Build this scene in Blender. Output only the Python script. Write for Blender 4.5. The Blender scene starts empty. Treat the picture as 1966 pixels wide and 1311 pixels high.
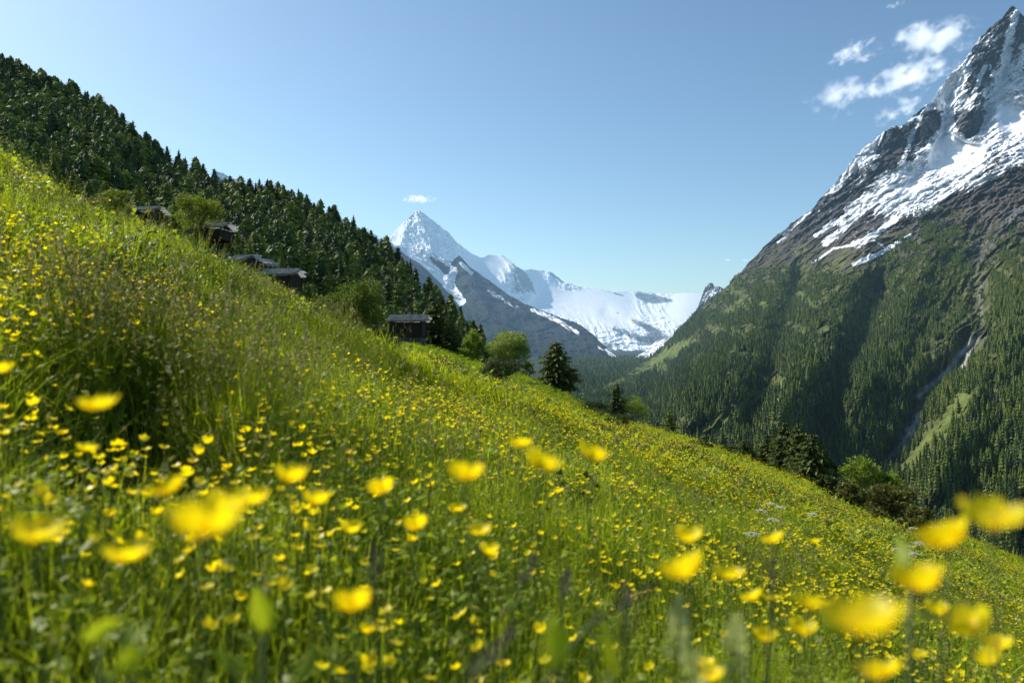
import bpy, math, random
import numpy as np
from mathutils import Vector, Matrix, Euler

random.seed(7)
rng = np.random.default_rng(11)
sc = bpy.context.scene
COL = sc.collection
R = math.radians

# camera model (28 mm lens, camera at the world origin looking along +Y)
F, CX, CY = 1529.0, 983.0, 655.5
H0 = 0.64          # eye height above the meadow
SLOPE = 0.42       # the meadow falls away to the right


def at(px, py, Y):
    return np.array([(px - CX) / F * Y, Y, -(py - CY) / F * Y])


# ------------------------------------------------------------------ noise
_perm = np.random.default_rng(5).permutation(512).astype(np.int64)
_g = np.random.default_rng(6).normal(size=(512, 3))
_g /= np.linalg.norm(_g, axis=1)[:, None]


def perlin(p):
    pi = np.floor(p).astype(np.int64)
    pf = p - pi
    u = pf * pf * pf * (pf * (pf * 6 - 15) + 10)
    out = 0
    for dx in (0, 1):
        wx = u[..., 0] if dx else 1 - u[..., 0]
        for dy in (0, 1):
            wy = u[..., 1] if dy else 1 - u[..., 1]
            for dz in (0, 1):
                wz = u[..., 2] if dz else 1 - u[..., 2]
                h = _perm[(_perm[(_perm[(pi[..., 0] + dx) & 511] + pi[..., 1] + dy) & 511] + pi[..., 2] + dz) & 511]
                g = _g[h]
                d = g[..., 0] * (pf[..., 0] - dx) + g[..., 1] * (pf[..., 1] - dy) + g[..., 2] * (pf[..., 2] - dz)
                out = out + wx * wy * wz * d
    return out * 1.6


def fbm(p, o=5, gain=.5, lac=2.03):
    a, s, t = 1.0, 0, 0
    for i in range(o):
        s = s + a * perlin(p + i * 17.3)
        t += a
        p = p * lac
        a *= gain
    return s / t * 1.4


def ridged(p, o=5, gain=.5, lac=2.07):
    a, s, t = 1.0, 0, 0
    for i in range(o):
        s = s + a * (1 - 2 * np.abs(perlin(p + i * 9.1)))
        t += a
        p = p * lac
        a *= gain
    return s / t


def v3(a, b, c=0.0):
    a, b = np.broadcast_arrays(np.asarray(a, float), np.asarray(b, float))
    return np.stack([a, b, np.broadcast_to(np.asarray(c, float), a.shape)], -1)


def sstep(a, b, x):
    t = np.clip((x - a) / (b - a), 0, 1)
    return t * t * (3 - 2 * t)


class RBF:
    """Smooth field through values given at picture positions."""
    def __init__(self, pts, lin=True):
        pts = np.array(pts, float)
        self.c = pts[:, :2] / 300.0
        v = pts[:, 2]
        self.log = lin
        n = len(pts)
        A = np.sqrt(((self.c[:, None] - self.c[None]) ** 2).sum(-1) + .02)
        P = np.hstack([np.ones((n, 1)), self.c])
        M = np.block([[A, P], [P.T, np.zeros((3, 3))]])
        self.w = np.linalg.solve(M + np.eye(n + 3) * 1e-6, np.hstack([v, np.zeros(3)]))

    def __call__(self, px, py):
        x, y = px / 300.0, py / 300.0
        s = self.w[-3] + self.w[-2] * x + self.w[-1] * y
        for (cx, cy), w in zip(self.c, self.w):
            s = s + w * np.sqrt((x - cx) ** 2 + (y - cy) ** 2 + .02)
        return s


def linedist(px, py, pts):
    d = np.full(np.broadcast(px, py).shape, 1e9)
    for (x0, y0), (x1, y1) in zip(pts[:-1], pts[1:]):
        ux, uy = x1 - x0, y1 - y0
        t = np.clip(((px - x0) * ux + (py - y0) * uy) / (ux * ux + uy * uy), 0, 1)
        d = np.minimum(d, np.hypot(px - x0 - t * ux, py - y0 - t * uy))
    return d


def gline(px, py, pts, w):
    return np.exp(-(linedist(px, py, pts) / w) ** 2)


# ------------------------------------------------------------------ mesh helpers
def mesh_np(name, V, faces, mats=(), smooth=True, attrs=None, midx=None):
    """faces: list of (m,k) int arrays"""
    me = bpy.data.meshes.new(name)
    V = np.asarray(V, np.float32)
    me.vertices.add(len(V))
    me.vertices.foreach_set('co', V.ravel())
    faces = [np.asarray(f, np.int32) for f in faces if len(f)]
    loops = np.concatenate([f.ravel() for f in faces])
    tot = np.concatenate([np.full(len(f), f.shape[1], np.int32) for f in faces])
    st = np.concatenate([[0], np.cumsum(tot)[:-1]]).astype(np.int32)
    me.loops.add(len(loops))
    me.loops.foreach_set('vertex_index', loops)
    me.polygons.add(len(tot))
    me.polygons.foreach_set('loop_start', st)
    me.polygons.foreach_set('loop_total', tot)
    if midx is not None:
        me.polygons.foreach_set('material_index', np.asarray(midx, np.int32))
    me.polygons.foreach_set('use_smooth', np.full(len(tot), smooth, bool))
    me.update(calc_edges=True)
    for m in mats:
        me.materials.append(m)
    for k, a in (attrs or {}).items():
        a = np.asarray(a, np.float32)
        if a.ndim == 1:
            at_ = me.attributes.new(k, 'FLOAT', 'POINT')
            at_.data.foreach_set('value', a)
        else:
            at_ = me.attributes.new(k, 'FLOAT_COLOR', 'POINT')
            at_.data.foreach_set('color', np.hstack([a, np.ones((len(a), 1), np.float32)]).ravel())
    return me


class MB:
    """collects pieces of one mesh"""
    def __init__(s):
        s.V, s.T, s.Q, s.A, s.n, s.mt, s.mq = [], [], [], [], 0, [], []

    def add(s, V, T=None, Q=None, a=0.5, m=0):
        V = np.asarray(V, float)
        if T is not None and len(T):
            s.T.append(np.asarray(T) + s.n); s.mt += [m] * len(T)
        if Q is not None and len(Q):
            s.Q.append(np.asarray(Q) + s.n); s.mq += [m] * len(Q)
        s.V.append(V)
        s.A.append(np.broadcast_to(np.asarray(a, float), (len(V),)))
        s.n += len(V)

    def tube(s, pts, rad, k=6, a=0.5, m=0, cap=True):
        pts = np.asarray(pts, float)
        n = len(pts)
        rad = np.broadcast_to(rad, (n,))
        tg = np.gradient(pts, axis=0)
        tg /= np.linalg.norm(tg, axis=1)[:, None] + 1e-12
        ref = np.array([0, 0, 1.0]) if abs(tg[0, 2]) < .9 else np.array([1.0, 0, 0])
        e1 = np.cross(tg, ref); e1 /= np.linalg.norm(e1, axis=1)[:, None] + 1e-12
        e2 = np.cross(tg, e1)
        th = np.arange(k) / k * 2 * np.pi
        V = pts[:, None] + rad[:, None, None] * (np.cos(th)[None, :, None] * e1[:, None] + np.sin(th)[None, :, None] * e2[:, None])
        Q = [[i * k + j, i * k + (j + 1) % k, (i + 1) * k + (j + 1) % k, (i + 1) * k + j] for i in range(n - 1) for j in range(k)]
        V = V.reshape(-1, 3)
        T = []
        if cap:
            V = np.vstack([V, pts[-1:]])
            T = [[(n - 1) * k + j, (n - 1) * k + (j + 1) % k, n * k] for j in range(k)]
        s.add(V, T, Q, a, m)

    def box(s, c, d, rz=0.0, a=0.5, m=0, tilt=None):
        c, d = np.asarray(c, float), np.asarray(d, float) / 2
        V = np.array([[x, y, z] for z in (-1, 1) for y in (-1, 1) for x in (-1, 1)], float) * d
        if tilt is not None:
            V = V @ np.array(Euler(tilt).to_matrix()).T
        cz, sz = math.cos(rz), math.sin(rz)
        V = V @ np.array([[cz, -sz, 0], [sz, cz, 0], [0, 0, 1]]).T + c
        s.add(V, None, [[0, 2, 3, 1], [4, 5, 7, 6], [0, 1, 5, 4], [2, 6, 7, 3], [0, 4, 6, 2], [1, 3, 7, 5]], a, m)

    def mesh(s, name, mats, smooth=False):
        V = np.vstack(s.V)
        fs, mi = [], []
        if s.T:
            fs.append(np.vstack(s.T)); mi += s.mt
        if s.Q:
            fs.append(np.vstack(s.Q)); mi += s.mq
        return mesh_np(name, V, fs, mats, smooth, {'tone': np.concatenate(s.A)}, mi)


def ob(name, me, parent=None, loc=(0, 0, 0), link=True):
    o = bpy.data.objects.new(name, me)
    if link:
        COL.objects.link(o)
    if parent is not None:
        o.parent = parent
    o.location = loc
    return o


def tag(o, label=None, cat=None, group=None, kind=None):
    if label: o['label'] = label
    if cat: o['category'] = cat
    if group: o['group'] = group
    if kind: o['kind'] = kind
    return o


def thing(name, label, cat, loc=(0, 0, 0), rz=0.0, group=None):
    o = bpy.data.objects.new(name, None)
    o.empty_display_size = .1
    COL.objects.link(o)
    o.location = loc
    o.rotation_euler = (0, 0, rz)
    return tag(o, label, cat, group)


# ------------------------------------------------------------------ materials
def new_mat(name):
    m = bpy.data.materials.new(name)
    m.use_nodes = True
    nt = m.node_tree
    nt.nodes.clear()
    out = nt.nodes.new('ShaderNodeOutputMaterial')
    return m, nt, out


def N(nt, t, **kw):
    n = nt.nodes.new(t)
    for k, v in kw.items():
        if k.startswith('i_'):
            n.inputs[k[2:].replace('_', ' ')].default_value = v
        elif k.startswith('n_'):
            n.inputs[int(k[2:])].default_value = v
        else:
            setattr(n, k, v)
    return n


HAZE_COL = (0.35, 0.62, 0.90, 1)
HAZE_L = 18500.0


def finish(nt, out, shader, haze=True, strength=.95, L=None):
    """aerial perspective: air light painted into the surface as emission, growing with distance from the camera"""
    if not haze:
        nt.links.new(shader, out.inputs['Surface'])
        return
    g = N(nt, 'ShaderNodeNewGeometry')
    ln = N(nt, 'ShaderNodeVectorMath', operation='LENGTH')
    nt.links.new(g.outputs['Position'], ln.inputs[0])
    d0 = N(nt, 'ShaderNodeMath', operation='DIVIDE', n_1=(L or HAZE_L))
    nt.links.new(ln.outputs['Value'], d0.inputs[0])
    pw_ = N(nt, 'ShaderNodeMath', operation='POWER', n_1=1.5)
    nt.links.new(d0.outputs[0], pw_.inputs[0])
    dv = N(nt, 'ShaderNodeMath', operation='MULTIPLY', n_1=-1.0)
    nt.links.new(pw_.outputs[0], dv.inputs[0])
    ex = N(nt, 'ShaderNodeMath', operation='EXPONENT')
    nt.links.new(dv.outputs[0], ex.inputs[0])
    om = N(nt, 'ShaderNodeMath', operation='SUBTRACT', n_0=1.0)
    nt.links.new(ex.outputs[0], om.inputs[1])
    em = N(nt, 'ShaderNodeEmission')  # haze is a glow added to the surface, there is no air volume
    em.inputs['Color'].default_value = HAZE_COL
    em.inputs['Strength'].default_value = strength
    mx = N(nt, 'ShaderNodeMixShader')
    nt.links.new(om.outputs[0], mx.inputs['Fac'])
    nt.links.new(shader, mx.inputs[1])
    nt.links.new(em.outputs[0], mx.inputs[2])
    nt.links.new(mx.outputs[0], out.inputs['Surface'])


def leaf_mat(name, c1, c2, trans=.45, rough=.5, haze=False, tcol=None, spec=.35, rand=.5, var=None):
    """leaf / needle / blade: colour runs from c1 to c2 with the piece's own tone and the plant's random value"""
    m, nt, out = new_mat(name)
    at_ = N(nt, 'ShaderNodeAttribute', attribute_name='tone')
    oi = N(nt, 'ShaderNodeObjectInfo')
    mu = N(nt, 'ShaderNodeMath', operation='MULTIPLY', n_1=rand)
    nt.links.new(oi.outputs['Random'], mu.inputs[0])
    ma = N(nt, 'ShaderNodeMath', operation='MULTIPLY_ADD', n_1=1 - rand)
    nt.links.new(at_.outputs['Fac'], ma.inputs[0])
    nt.links.new(mu.outputs[0], ma.inputs[2])
    mx = N(nt, 'ShaderNodeMix', data_type='RGBA')
    nt.links.new(ma.outputs[0], mx.inputs['Factor'])
    mx.inputs['A'].default_value = (*c1, 1)
    mx.inputs['B'].default_value = (*c2, 1)
    col = mx.outputs['Result']
    if var is not None:   # patches over the ground: metres of scale, darker / browner colour
        tc = N(nt, 'ShaderNodeNewGeometry')
        nz = N(nt, 'ShaderNodeTexNoise', i_Scale=var[0], i_Detail=3.0)
        nt.links.new(tc.outputs['Position'], nz.inputs['Vector'])
        rm = N(nt, 'ShaderNodeMapRange', n_1=.47, n_2=.64)
        nt.links.new(nz.outputs['Fac'], rm.inputs[0])
        m2 = N(nt, 'ShaderNodeMix', data_type='RGBA', blend_type='MULTIPLY')
        nt.links.new(rm.outputs[0], m2.inputs['Factor'])
        nt.links.new(col, m2.inputs['A'])
        m2.inputs['B'].default_value = (*var[1], 1)
        col = m2.outputs['Result']
    b = N(nt, 'ShaderNodeBsdfPrincipled', i_Roughness=rough)
    b.inputs['Specular IOR Level'].default_value = spec
    nt.links.new(col, b.inputs['Base Color'])
    t = N(nt, 'ShaderNodeBsdfTranslucent')
    if tcol:
        hm = N(nt, 'ShaderNodeMix', data_type='RGBA', blend_type='MULTIPLY')
        hm.inputs['Factor'].default_value = 1
        nt.links.new(col, hm.inputs['A'])
        hm.inputs['B'].default_value = (*tcol, 1)
        nt.links.new(hm.outputs['Result'], t.inputs['Color'])
    else:
        nt.links.new(col, t.inputs['Color'])
    ms = N(nt, 'ShaderNodeMixShader')
    ms.inputs['Fac'].default_value = trans
    nt.links.new(b.outputs[0], ms.inputs[1])
    nt.links.new(t.outputs[0], ms.inputs[2])
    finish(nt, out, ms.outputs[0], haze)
    return m


def solid_mat(name, c1, c2, scale=6.0, rough=.8, haze=False, bump=.3, stretch=(1, 1, 1), spec=.2):
    m, nt, out = new_mat(name)
    tc = N(nt, 'ShaderNodeTexCoord')
    mp = N(nt, 'ShaderNodeMapping')
    mp.inputs['Scale'].default_value = stretch
    nt.links.new(tc.outputs['Object'], mp.inputs['Vector'])
    nz = N(nt, 'ShaderNodeTexNoise', i_Scale=scale, i_Detail=6.0, i_Roughness=.65)
    nt.links.new(mp.outputs[0], nz.inputs['Vector'])
    rp = N(nt, 'ShaderNodeMapRange', n_1=.3, n_2=.7)
    nt.links.new(nz.outputs['Fac'], rp.inputs[0])
    mx = N(nt, 'ShaderNodeMix', data_type='RGBA')
    nt.links.new(rp.outputs[0], mx.inputs['Factor'])
    mx.inputs['A'].default_value = (*c1, 1)
    mx.inputs['B'].default_value = (*c2, 1)
    b = N(nt, 'ShaderNodeBsdfPrincipled', i_Roughness=rough)
    b.inputs['Specular IOR Level'].default_value = spec
    nt.links.new(mx.outputs['Result'], b.inputs['Base Color'])
    if bump:
        bp = N(nt, 'ShaderNodeBump', i_Strength=bump, i_Distance=.05)
        nt.links.new(nz.outputs['Fac'], bp.inputs['Height'])
        nt.links.new(bp.outputs[0], b.inputs['Normal'])
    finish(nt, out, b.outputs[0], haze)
    return m


def mountain_mat(name, grain, bump_d, snow_col=(.88, .90, .92), edge=.05):
    m, nt, out = new_mat(name)
    g = N(nt, 'ShaderNodeNewGeometry')
    col = N(nt, 'ShaderNodeAttribute', attribute_name='col')
    sn = N(nt, 'ShaderNodeAttribute', attribute_name='snow')
    n1 = N(nt, 'ShaderNodeTexNoise', i_Scale=1.0 / grain, i_Detail=9.0, i_Roughness=.68)
    nt.links.new(g.outputs['Position'], n1.inputs['Vector'])
    n2 = N(nt, 'ShaderNodeTexNoise', i_Scale=5.0 / grain, i_Detail=6.0, i_Roughness=.7)
    nt.links.new(g.outputs['Position'], n2.inputs['Vector'])
    r1 = N(nt, 'ShaderNodeMapRange', n_1=.28, n_2=.72, n_3=.45, n_4=1.65)
    nt.links.new(n1.outputs['Fac'], r1.inputs[0])
    vm = N(nt, 'ShaderNodeVectorMath', operation='SCALE')
    nt.links.new(col.outputs['Color'], vm.inputs[0])
    nt.links.new(r1.outputs[0], vm.inputs['Scale'])
    # snow edge broken by grain, and melted off steep faces
    s1 = N(nt, 'ShaderNodeMath', operation='MULTIPLY_ADD', n_1=.8, n_2=-.40)
    nt.links.new(n2.outputs['Fac'], s1.inputs[0])
    s2 = N(nt, 'ShaderNodeMath', operation='ADD')
    nt.links.new(s1.outputs[0], s2.inputs[0])
    nt.links.new(sn.outputs['Fac'], s2.inputs[1])
    s3 = N(nt, 'ShaderNodeMapRange', n_1=.5 - edge, n_2=.5 + edge)
    nt.links.new(s2.outputs[0], s3.inputs[0])
    mx = N(nt, 'ShaderNodeMix', data_type='RGBA')
    nt.links.new(s3.outputs[0], mx.inputs['Factor'])
    nt.links.new(vm.outputs[0], mx.inputs['A'])
    mx.inputs['B'].default_value = (*snow_col, 1)
    b = N(nt, 'ShaderNodeBsdfPrincipled', i_Roughness=.85)
    b.inputs['Specular IOR Level'].default_value = .158
    nt.links.new(mx.outputs['Result'], b.inputs['Base Color'])
    bs = N(nt, 'ShaderNodeMapRange', n_1=0., n_2=1., n_3=.85, n_4=.12)
    nt.links.new(s3.outputs[0], bs.inputs[0])
    bp = N(nt, 'ShaderNodeBump', i_Distance=bump_d)
    nt.links.new(bs.outputs[0], bp.inputs['Strength'])
    nt.links.new(n1.outputs['Fac'], bp.inputs['Height'])
    nt.links.new(bp.outputs[0], b.inputs['Normal'])
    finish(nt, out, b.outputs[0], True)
    return m


# ------------------------------------------------------------------ scatter (stuff only)
def scatter(name, label, cat, P, S, RZ, idx, sources, tilt=.06, kind='stuff', group=None):
    """one object: sources instanced on points; P positions, S scale, RZ heading, idx which source"""
    P = np.asarray(P, float)
    me = bpy.data.meshes.new(name)
    me.vertices.add(len(P))
    me.vertices.foreach_set('co', P.astype(np.float32).ravel())
    a = me.attributes.new('scl', 'FLOAT', 'POINT'); a.data.foreach_set('value', np.asarray(S, np.float32))
    rot = np.stack([rng.normal(0, tilt, len(P)), rng.normal(0, tilt, len(P)), RZ], -1).astype(np.float32)
    a = me.attributes.new('rot', 'FLOAT_VECTOR', 'POINT'); a.data.foreach_set('vector', rot.ravel())
    a = me.attributes.new('idx', 'INT', 'POINT'); a.data.foreach_set('value', np.asarray(idx, np.int32))
    o = ob(name, me)
    tag(o, label, cat, group, kind)
    ng = bpy.data.node_groups.new(name, 'GeometryNodeTree')
    ng.interface.new_socket('Geometry', in_out='INPUT', socket_type='NodeSocketGeometry')
    ng.interface.new_socket('Geometry', in_out='OUTPUT', socket_type='NodeSocketGeometry')
    nn, L = ng.nodes, ng.links
    gi, go = nn.new('NodeGroupInput'), nn.new('NodeGroupOutput')
    jn = nn.new('GeometryNodeJoinGeometry')
    for s in reversed(sources):
        oi = nn.new('GeometryNodeObjectInfo')
        oi.inputs['Object'].default_value = s
        gg = nn.new('GeometryNodeGeometryToInstance')
        L.new(oi.outputs['Geometry'], gg.inputs[0])
        L.new(gg.outputs[0], jn.inputs[0])
    ip = nn.new('GeometryNodeInstanceOnPoints')
    ip.inputs['Pick Instance'].default_value = True

    def attr(nm, dt):
        n = nn.new('GeometryNodeInputNamedAttribute')
        n.data_type = dt
        n.inputs['Name'].default_value = nm
        return n.outputs[0]
    L.new(gi.outputs[0], ip.inputs['Points'])
    L.new(jn.outputs[0], ip.inputs['Instance'])
    L.new(attr('idx', 'INT'), ip.inputs['Instance Index'])
    L.new(attr('rot', 'FLOAT_VECTOR'), ip.inputs['Rotation'])
    L.new(attr('scl', 'FLOAT'), ip.inputs['Scale'])
    L.new(ip.outputs[0], go.inputs[0])
    md = o.modifiers.new('scatter', 'NODES')
    md.node_group = ng
    return o


# ------------------------------------------------------------------ meadow surface
_PX = np.array([-300, 0, 180, 283, 430, 540, 620, 735, 850, 975, 1100, 1250, 1400, 1560, 1790, 1966, 2300], float)
_YR = np.array([1.2, 2, 3.2, 5, 8, 12, 18, 26, 33, 42, 60, 90, 130, 165, 300, 700], float)
_Q = np.array([
    [800] * 17,
    [490] * 17,
    [305, 302, 302, 302, 304, 306, 306, 306, 306, 306, 306, 305, 304, 302, 300, 298, 298],
    [205, 200, 205, 208, 212, 214, 216, 218, 220, 218, 214, 210, 206, 204, 200, 198, 198],
    [118, 112, 135, 140, 146, 152, 158, 164, 166, 162, 156, 148, 142, 136, 132, 130, 130],
    [72, 68, 100, 108, 116, 128, 140, 150, 142, 138, 130, 118, 106, 98, 92, 90, 88],
    [50, 50, 90, 92, 86, 94, 108, 126, 118, 114, 106, 94, 82, 72, 62, 58, 56],
    [40, 44, 86, 80, 66, 74, 80, 110, 107, 105, 96, 82, 66, 54, 44, 40, 38],
    [50, 52, 92, 88, 76, 88, 108, 152, 142, 132, 114, 86, 61, 48, 36, 32, 30],
    [75, 75, 98, 92, 88, 98, 116, 154, 142, 130, 114, 82, 57, 44, 31, 26, 24],
    [90, 90, 100, 88, 88, 96, 106, 112, 98, 100, 98, 74, 54, 41, 26, 21, 19],
    [92, 92, 92, 80, 84, 92, 96, 80, 66, 66, 72, 66, 51, 39, 23, 17, 15],
    [92, 92, 90, 74, 78, 90, 88, 70, 58, 48, 58, 62, 52, 43, 27, 20, 18],
    [92, 92, 90, 76, 80, 92, 86, 68, 58, 54, 66, 78, 62, 56, 50, 46, 40],
    [110, 110, 110, 110, 115, 120, 120, 120, 130, 150, 180, 220, 230, 240, 250, 250, 250],
    [330] * 17], float)
_nu, _nv = 420, 420
_U = np.linspace(-300, 2300, _nu)
_LV = np.linspace(math.log(1.2), math.log(700), _nv)
_tmp = np.array([np.interp(_U, _PX, r) for r in _Q])
_GQ = np.array([np.interp(_LV, np.log(_YR), _tmp[:, i]) for i in range(_nu)])      # (u, v)


def _blur(a, s, ax):
    k = np.exp(-.5 * (np.arange(-3 * s, 3 * s + 1) / s) ** 2); k /= k.sum()
    pad = [(0, 0)] * 2; pad[ax] = (3 * s, 3 * s)
    b = np.pad(a, pad, mode='edge')
    return np.apply_along_axis(lambda r: np.convolve(r, k, 'valid'), ax, b)


_GQ = _blur(_blur(_GQ, 5, 0), 7, 1)


def meadow_z(x, y, bumps=True):
    x = np.asarray(x, float); y = np.asarray(y, float)
    Y = np.maximum(y, 1.2)
    px = CX + F * x / np.maximum(y, 1.2)
    u = np.clip((px + 300) / 2600 * (_nu - 1), 0, _nu - 1.001)
    v = np.clip((np.log(Y) - _LV[0]) / (_LV[-1] - _LV[0]) * (_nv - 1), 0, _nv - 1.001)
    iu, iv = u.astype(int), v.astype(int)
    fu, fv = u - iu, v - iv
    q = (_GQ[iu, iv] * (1 - fu) + _GQ[iu + 1, iv] * fu) * (1 - fv) + (_GQ[iu, iv + 1] * (1 - fu) + _GQ[iu + 1, iv + 1] * fu) * fv
    H = q / F * Y
    k = sstep(1.3, 2.6, y)
    H = H0 * (1 - k) + H * k
    if bumps:
        fade = np.exp(-np.maximum(Y - 6, 0) / 22)
        b = (.10 * fbm(v3(x * 1.1, y * 1.1), 3) * sstep(1.5, 4, Y) + .14 * fbm(v3(x * .35, y * .35, 8), 2) * sstep(5, 9, Y)) * fade
        left = sstep(350, -150, x / Y * F * .6 + 0 * x)      # terraced bank on the uphill side
        b = b + (.40 * ridged(v3(x * .26 + y * .12, y * .30), 3) + .26 * fbm(v3(x * .7, y * .6, 3), 3)) * left * sstep(4.5, 9, Y) * np.exp(-np.maximum(Y - 16, 0) / 22)
        b = b + .35 * fbm(v3(x * .045, y * .03), 2) * sstep(20, 60, Y)
        # pit under the tussock, and small hollows
        for (ppx, YY, r, dp) in PITS:
            cx = (ppx - CX) / F * YY
            b = b - dp * np.exp(-(((x - cx) / r) ** 2 + ((y - YY) / (r * 1.9)) ** 2))
            if YY < 3: b = b + .16 * np.exp(-(((x - cx) / (r * 1.5)) ** 2 + ((y - YY - r * 3.0) / (r * .9)) ** 2))
        H = H - b
    return -SLOPE * x - H - .26 - .05 * sstep(8, 60, Y)


PITS = [(245, 2.45, .24, .40), (315, 2.30, .15, .36), (1455, 5.0, .30, .26), (1850, 6.2, .26, .18)]


_T = np.array([(-300, 170), (0, 280), (60, 306), (120, 346), (180, 388), (250, 404), (300, 428), (380, 463), (430, 484), (480, 506), (540, 548), (580, 567), (620, 587), (660, 612), (700, 640), (735, 642), (785, 650),
               (830, 662), (880, 680), (920, 695), (1000, 716), (1050, 738), (1100, 760), (1150, 788), (1200, 806), (1250, 822), (1350, 853), (1450, 892), (1560, 934), (1650, 972), (1790, 1014), (1900, 1052), (1966, 1082), (2300, 1225)], float)
_cu = np.linspace(-290, 2290, 260)
_cy = np.geomspace(6, 260, 300)
_CYm, _CUm = np.meshgrid(_cy, _cu, indexing='ij')
for _it in range(6):
    _x = (_CUm - CX) / F * _CYm
    _s = (CY - F * (meadow_z(_x, _CYm) + .38) / _CYm).min(0)
    _e = np.interp(_cu, _T[:, 0], _T[:, 1]) - _s              # wanted minus got, in picture rows
    _e = np.convolve(np.pad(_e, 2, mode='edge'), np.ones(5) / 5, 'valid')
    _GQ = _GQ + np.interp(_U, _cu, _e)[:, None] * sstep(math.log(8), math.log(19), _LV)[None] * (1 - .6 * sstep(math.log(24), math.log(34), _LV) * (1 - sstep(math.log(52), math.log(70), _LV)))[None]
print('meadow horizon error', float(np.abs(_e).max()))


def ground_mat():
    m, nt, out = new_mat('meadow_soil')
    g = N(nt, 'ShaderNodeNewGeometry')
    n1 = N(nt, 'ShaderNodeTexNoise', i_Scale=.35, i_Detail=9.0, i_Roughness=.7)
    n2 = N(nt, 'ShaderNodeTexNoise', i_Scale=9.0, i_Detail=5.0, i_Roughness=.7)
    for n in (n1, n2):
        nt.links.new(g.outputs['Position'], n.inputs['Vector'])
    cr = N(nt, 'ShaderNodeValToRGB')
    e = cr.color_ramp.elements
    e[0].position, e[0].color = .3, (.045, .055, .012, 1)
    e[1].position, e[1].color = .7, (.15, .20, .028, 1)
    nt.links.new(n1.outputs['Fac'], cr.inputs[0])
    r = N(nt, 'ShaderNodeMapRange', n_1=.3, n_2=.7, n_3=.45, n_4=1.4)
    nt.links.new(n2.outputs['Fac'], r.inputs[0])
    vm = N(nt, 'ShaderNodeVectorMath', operation='SCALE')
    nt.links.new(cr.outputs[0], vm.inputs[0]); nt.links.new(r.outputs[0], vm.inputs['Scale'])
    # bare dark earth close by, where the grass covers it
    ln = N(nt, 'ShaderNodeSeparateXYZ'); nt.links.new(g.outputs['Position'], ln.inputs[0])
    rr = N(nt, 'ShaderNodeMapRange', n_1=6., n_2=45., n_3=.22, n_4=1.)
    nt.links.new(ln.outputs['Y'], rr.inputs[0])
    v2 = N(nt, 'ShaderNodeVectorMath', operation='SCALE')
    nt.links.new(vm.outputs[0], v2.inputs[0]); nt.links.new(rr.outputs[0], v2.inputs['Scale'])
    b = N(nt, 'ShaderNodeBsdfPrincipled', i_Roughness=.95)
    b.inputs['Specular IOR Level'].default_value = .05
    nt.links.new(v2.outputs[0], b.inputs['Base Color'])
    bp = N(nt, 'ShaderNodeBump', i_Strength=.8, i_Distance=.12)
    nt.links.new(n2.outputs['Fac'], bp.inputs['Height']); nt.links.new(bp.outputs[0], b.inputs['Normal'])
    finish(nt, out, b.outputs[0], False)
    return m


def grid_faces(nr, nc):
    i = np.arange(nr - 1)[:, None] * nc + np.arange(nc - 1)[None]
    i = i.ravel()
    return np.stack([i, i + 1, i + nc + 1, i + nc], -1)


yy = np.concatenate([np.linspace(-2.5, .9, 16)[:-1], np.geomspace(.9, 720, 420)])
uu = np.linspace(-1.5, 1.5, 520)
Ym, Um = np.meshgrid(yy, uu, indexing='ij')
Xm = Um * (np.maximum(Ym, 0) + 1.6)
Zm = meadow_z(Xm, Ym)
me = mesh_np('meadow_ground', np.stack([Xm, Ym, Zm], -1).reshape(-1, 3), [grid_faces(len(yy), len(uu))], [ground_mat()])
tag(ob('meadow_ground', me), 'steep flowering alpine meadow falling away to the right', 'meadow', kind='structure')

# ------------------------------------------------------------------ big relief layers


def layer(name, label, pxs, crest, base, nrow, depth, noise, jitter, snow, colf, mat, back=1.0, tweak=None, cat='mountain', vpow=1.0):
    cp = np.array(crest, float); bp = np.array(base, float)
    px = np.linspace(pxs[0], pxs[1], pxs[2])
    cy = np.interp(px, cp[:, 0], cp[:, 1])
    cy = cy + jitter * (ridged(v3(px / 28., px * 0 + 3.3), 4, .6) - .1)
    by = np.interp(px, bp[:, 0], bp[:, 1])
    v = np.linspace(0, 1, nrow) ** vpow
    PX = np.broadcast_to(px, (nrow, len(px)))
    PY = cy[None] + (by - cy)[None] * v[:, None]
    D = depth(PX, PY)
    if tweak is not None:
        D = D + tweak(PX, PY)
    B = np.stack([(PX - CX) / F * D, D, -(PY - CY) / F * D], -1)
    D = D + noise(B, PX, PY)
    P = np.stack([(PX - CX) / F * D, D, -(PY - CY) / F * D], -1)
    # the far side of the ridge
    nb = 14
    top = P[0]
    bk = []
    for k in range(nb, 0, -1):
        s = 60 * back * k ** 1.7
        q = top.copy(); q[:, 1] += s; q[:, 2] -= s * .9 + 12 * back * perlin(v3(top[:, 0] / (90 * back), s / 90.))
        bk.append(q)
    A = np.concatenate([np.array(bk), P], 0)
    SN = snow(PX, PY, P); C = colf(PX, PY, P)
    SN = np.concatenate([np.repeat(SN[:1], nb, 0), SN], 0)
    C = np.concatenate([np.repeat(C[:1], nb, 0), C], 0)
    me = mesh_np(name, A.reshape(-1, 3), [grid_faces(A.shape[0], A.shape[1])], [mat], True,
                 {'snow': SN.ravel(), 'col': C.reshape(-1, 3)})
    o = tag(ob(name, me), label, cat, kind='structure')
    return P, PX, PY, o


def rotn(PX, PY, ang, sx, sy):
    c, s = math.cos(R(ang)), math.sin(R(ang))
    return v3((PX * c + PY * s) / sx, (-PX * s + PY * c) / sy)


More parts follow.
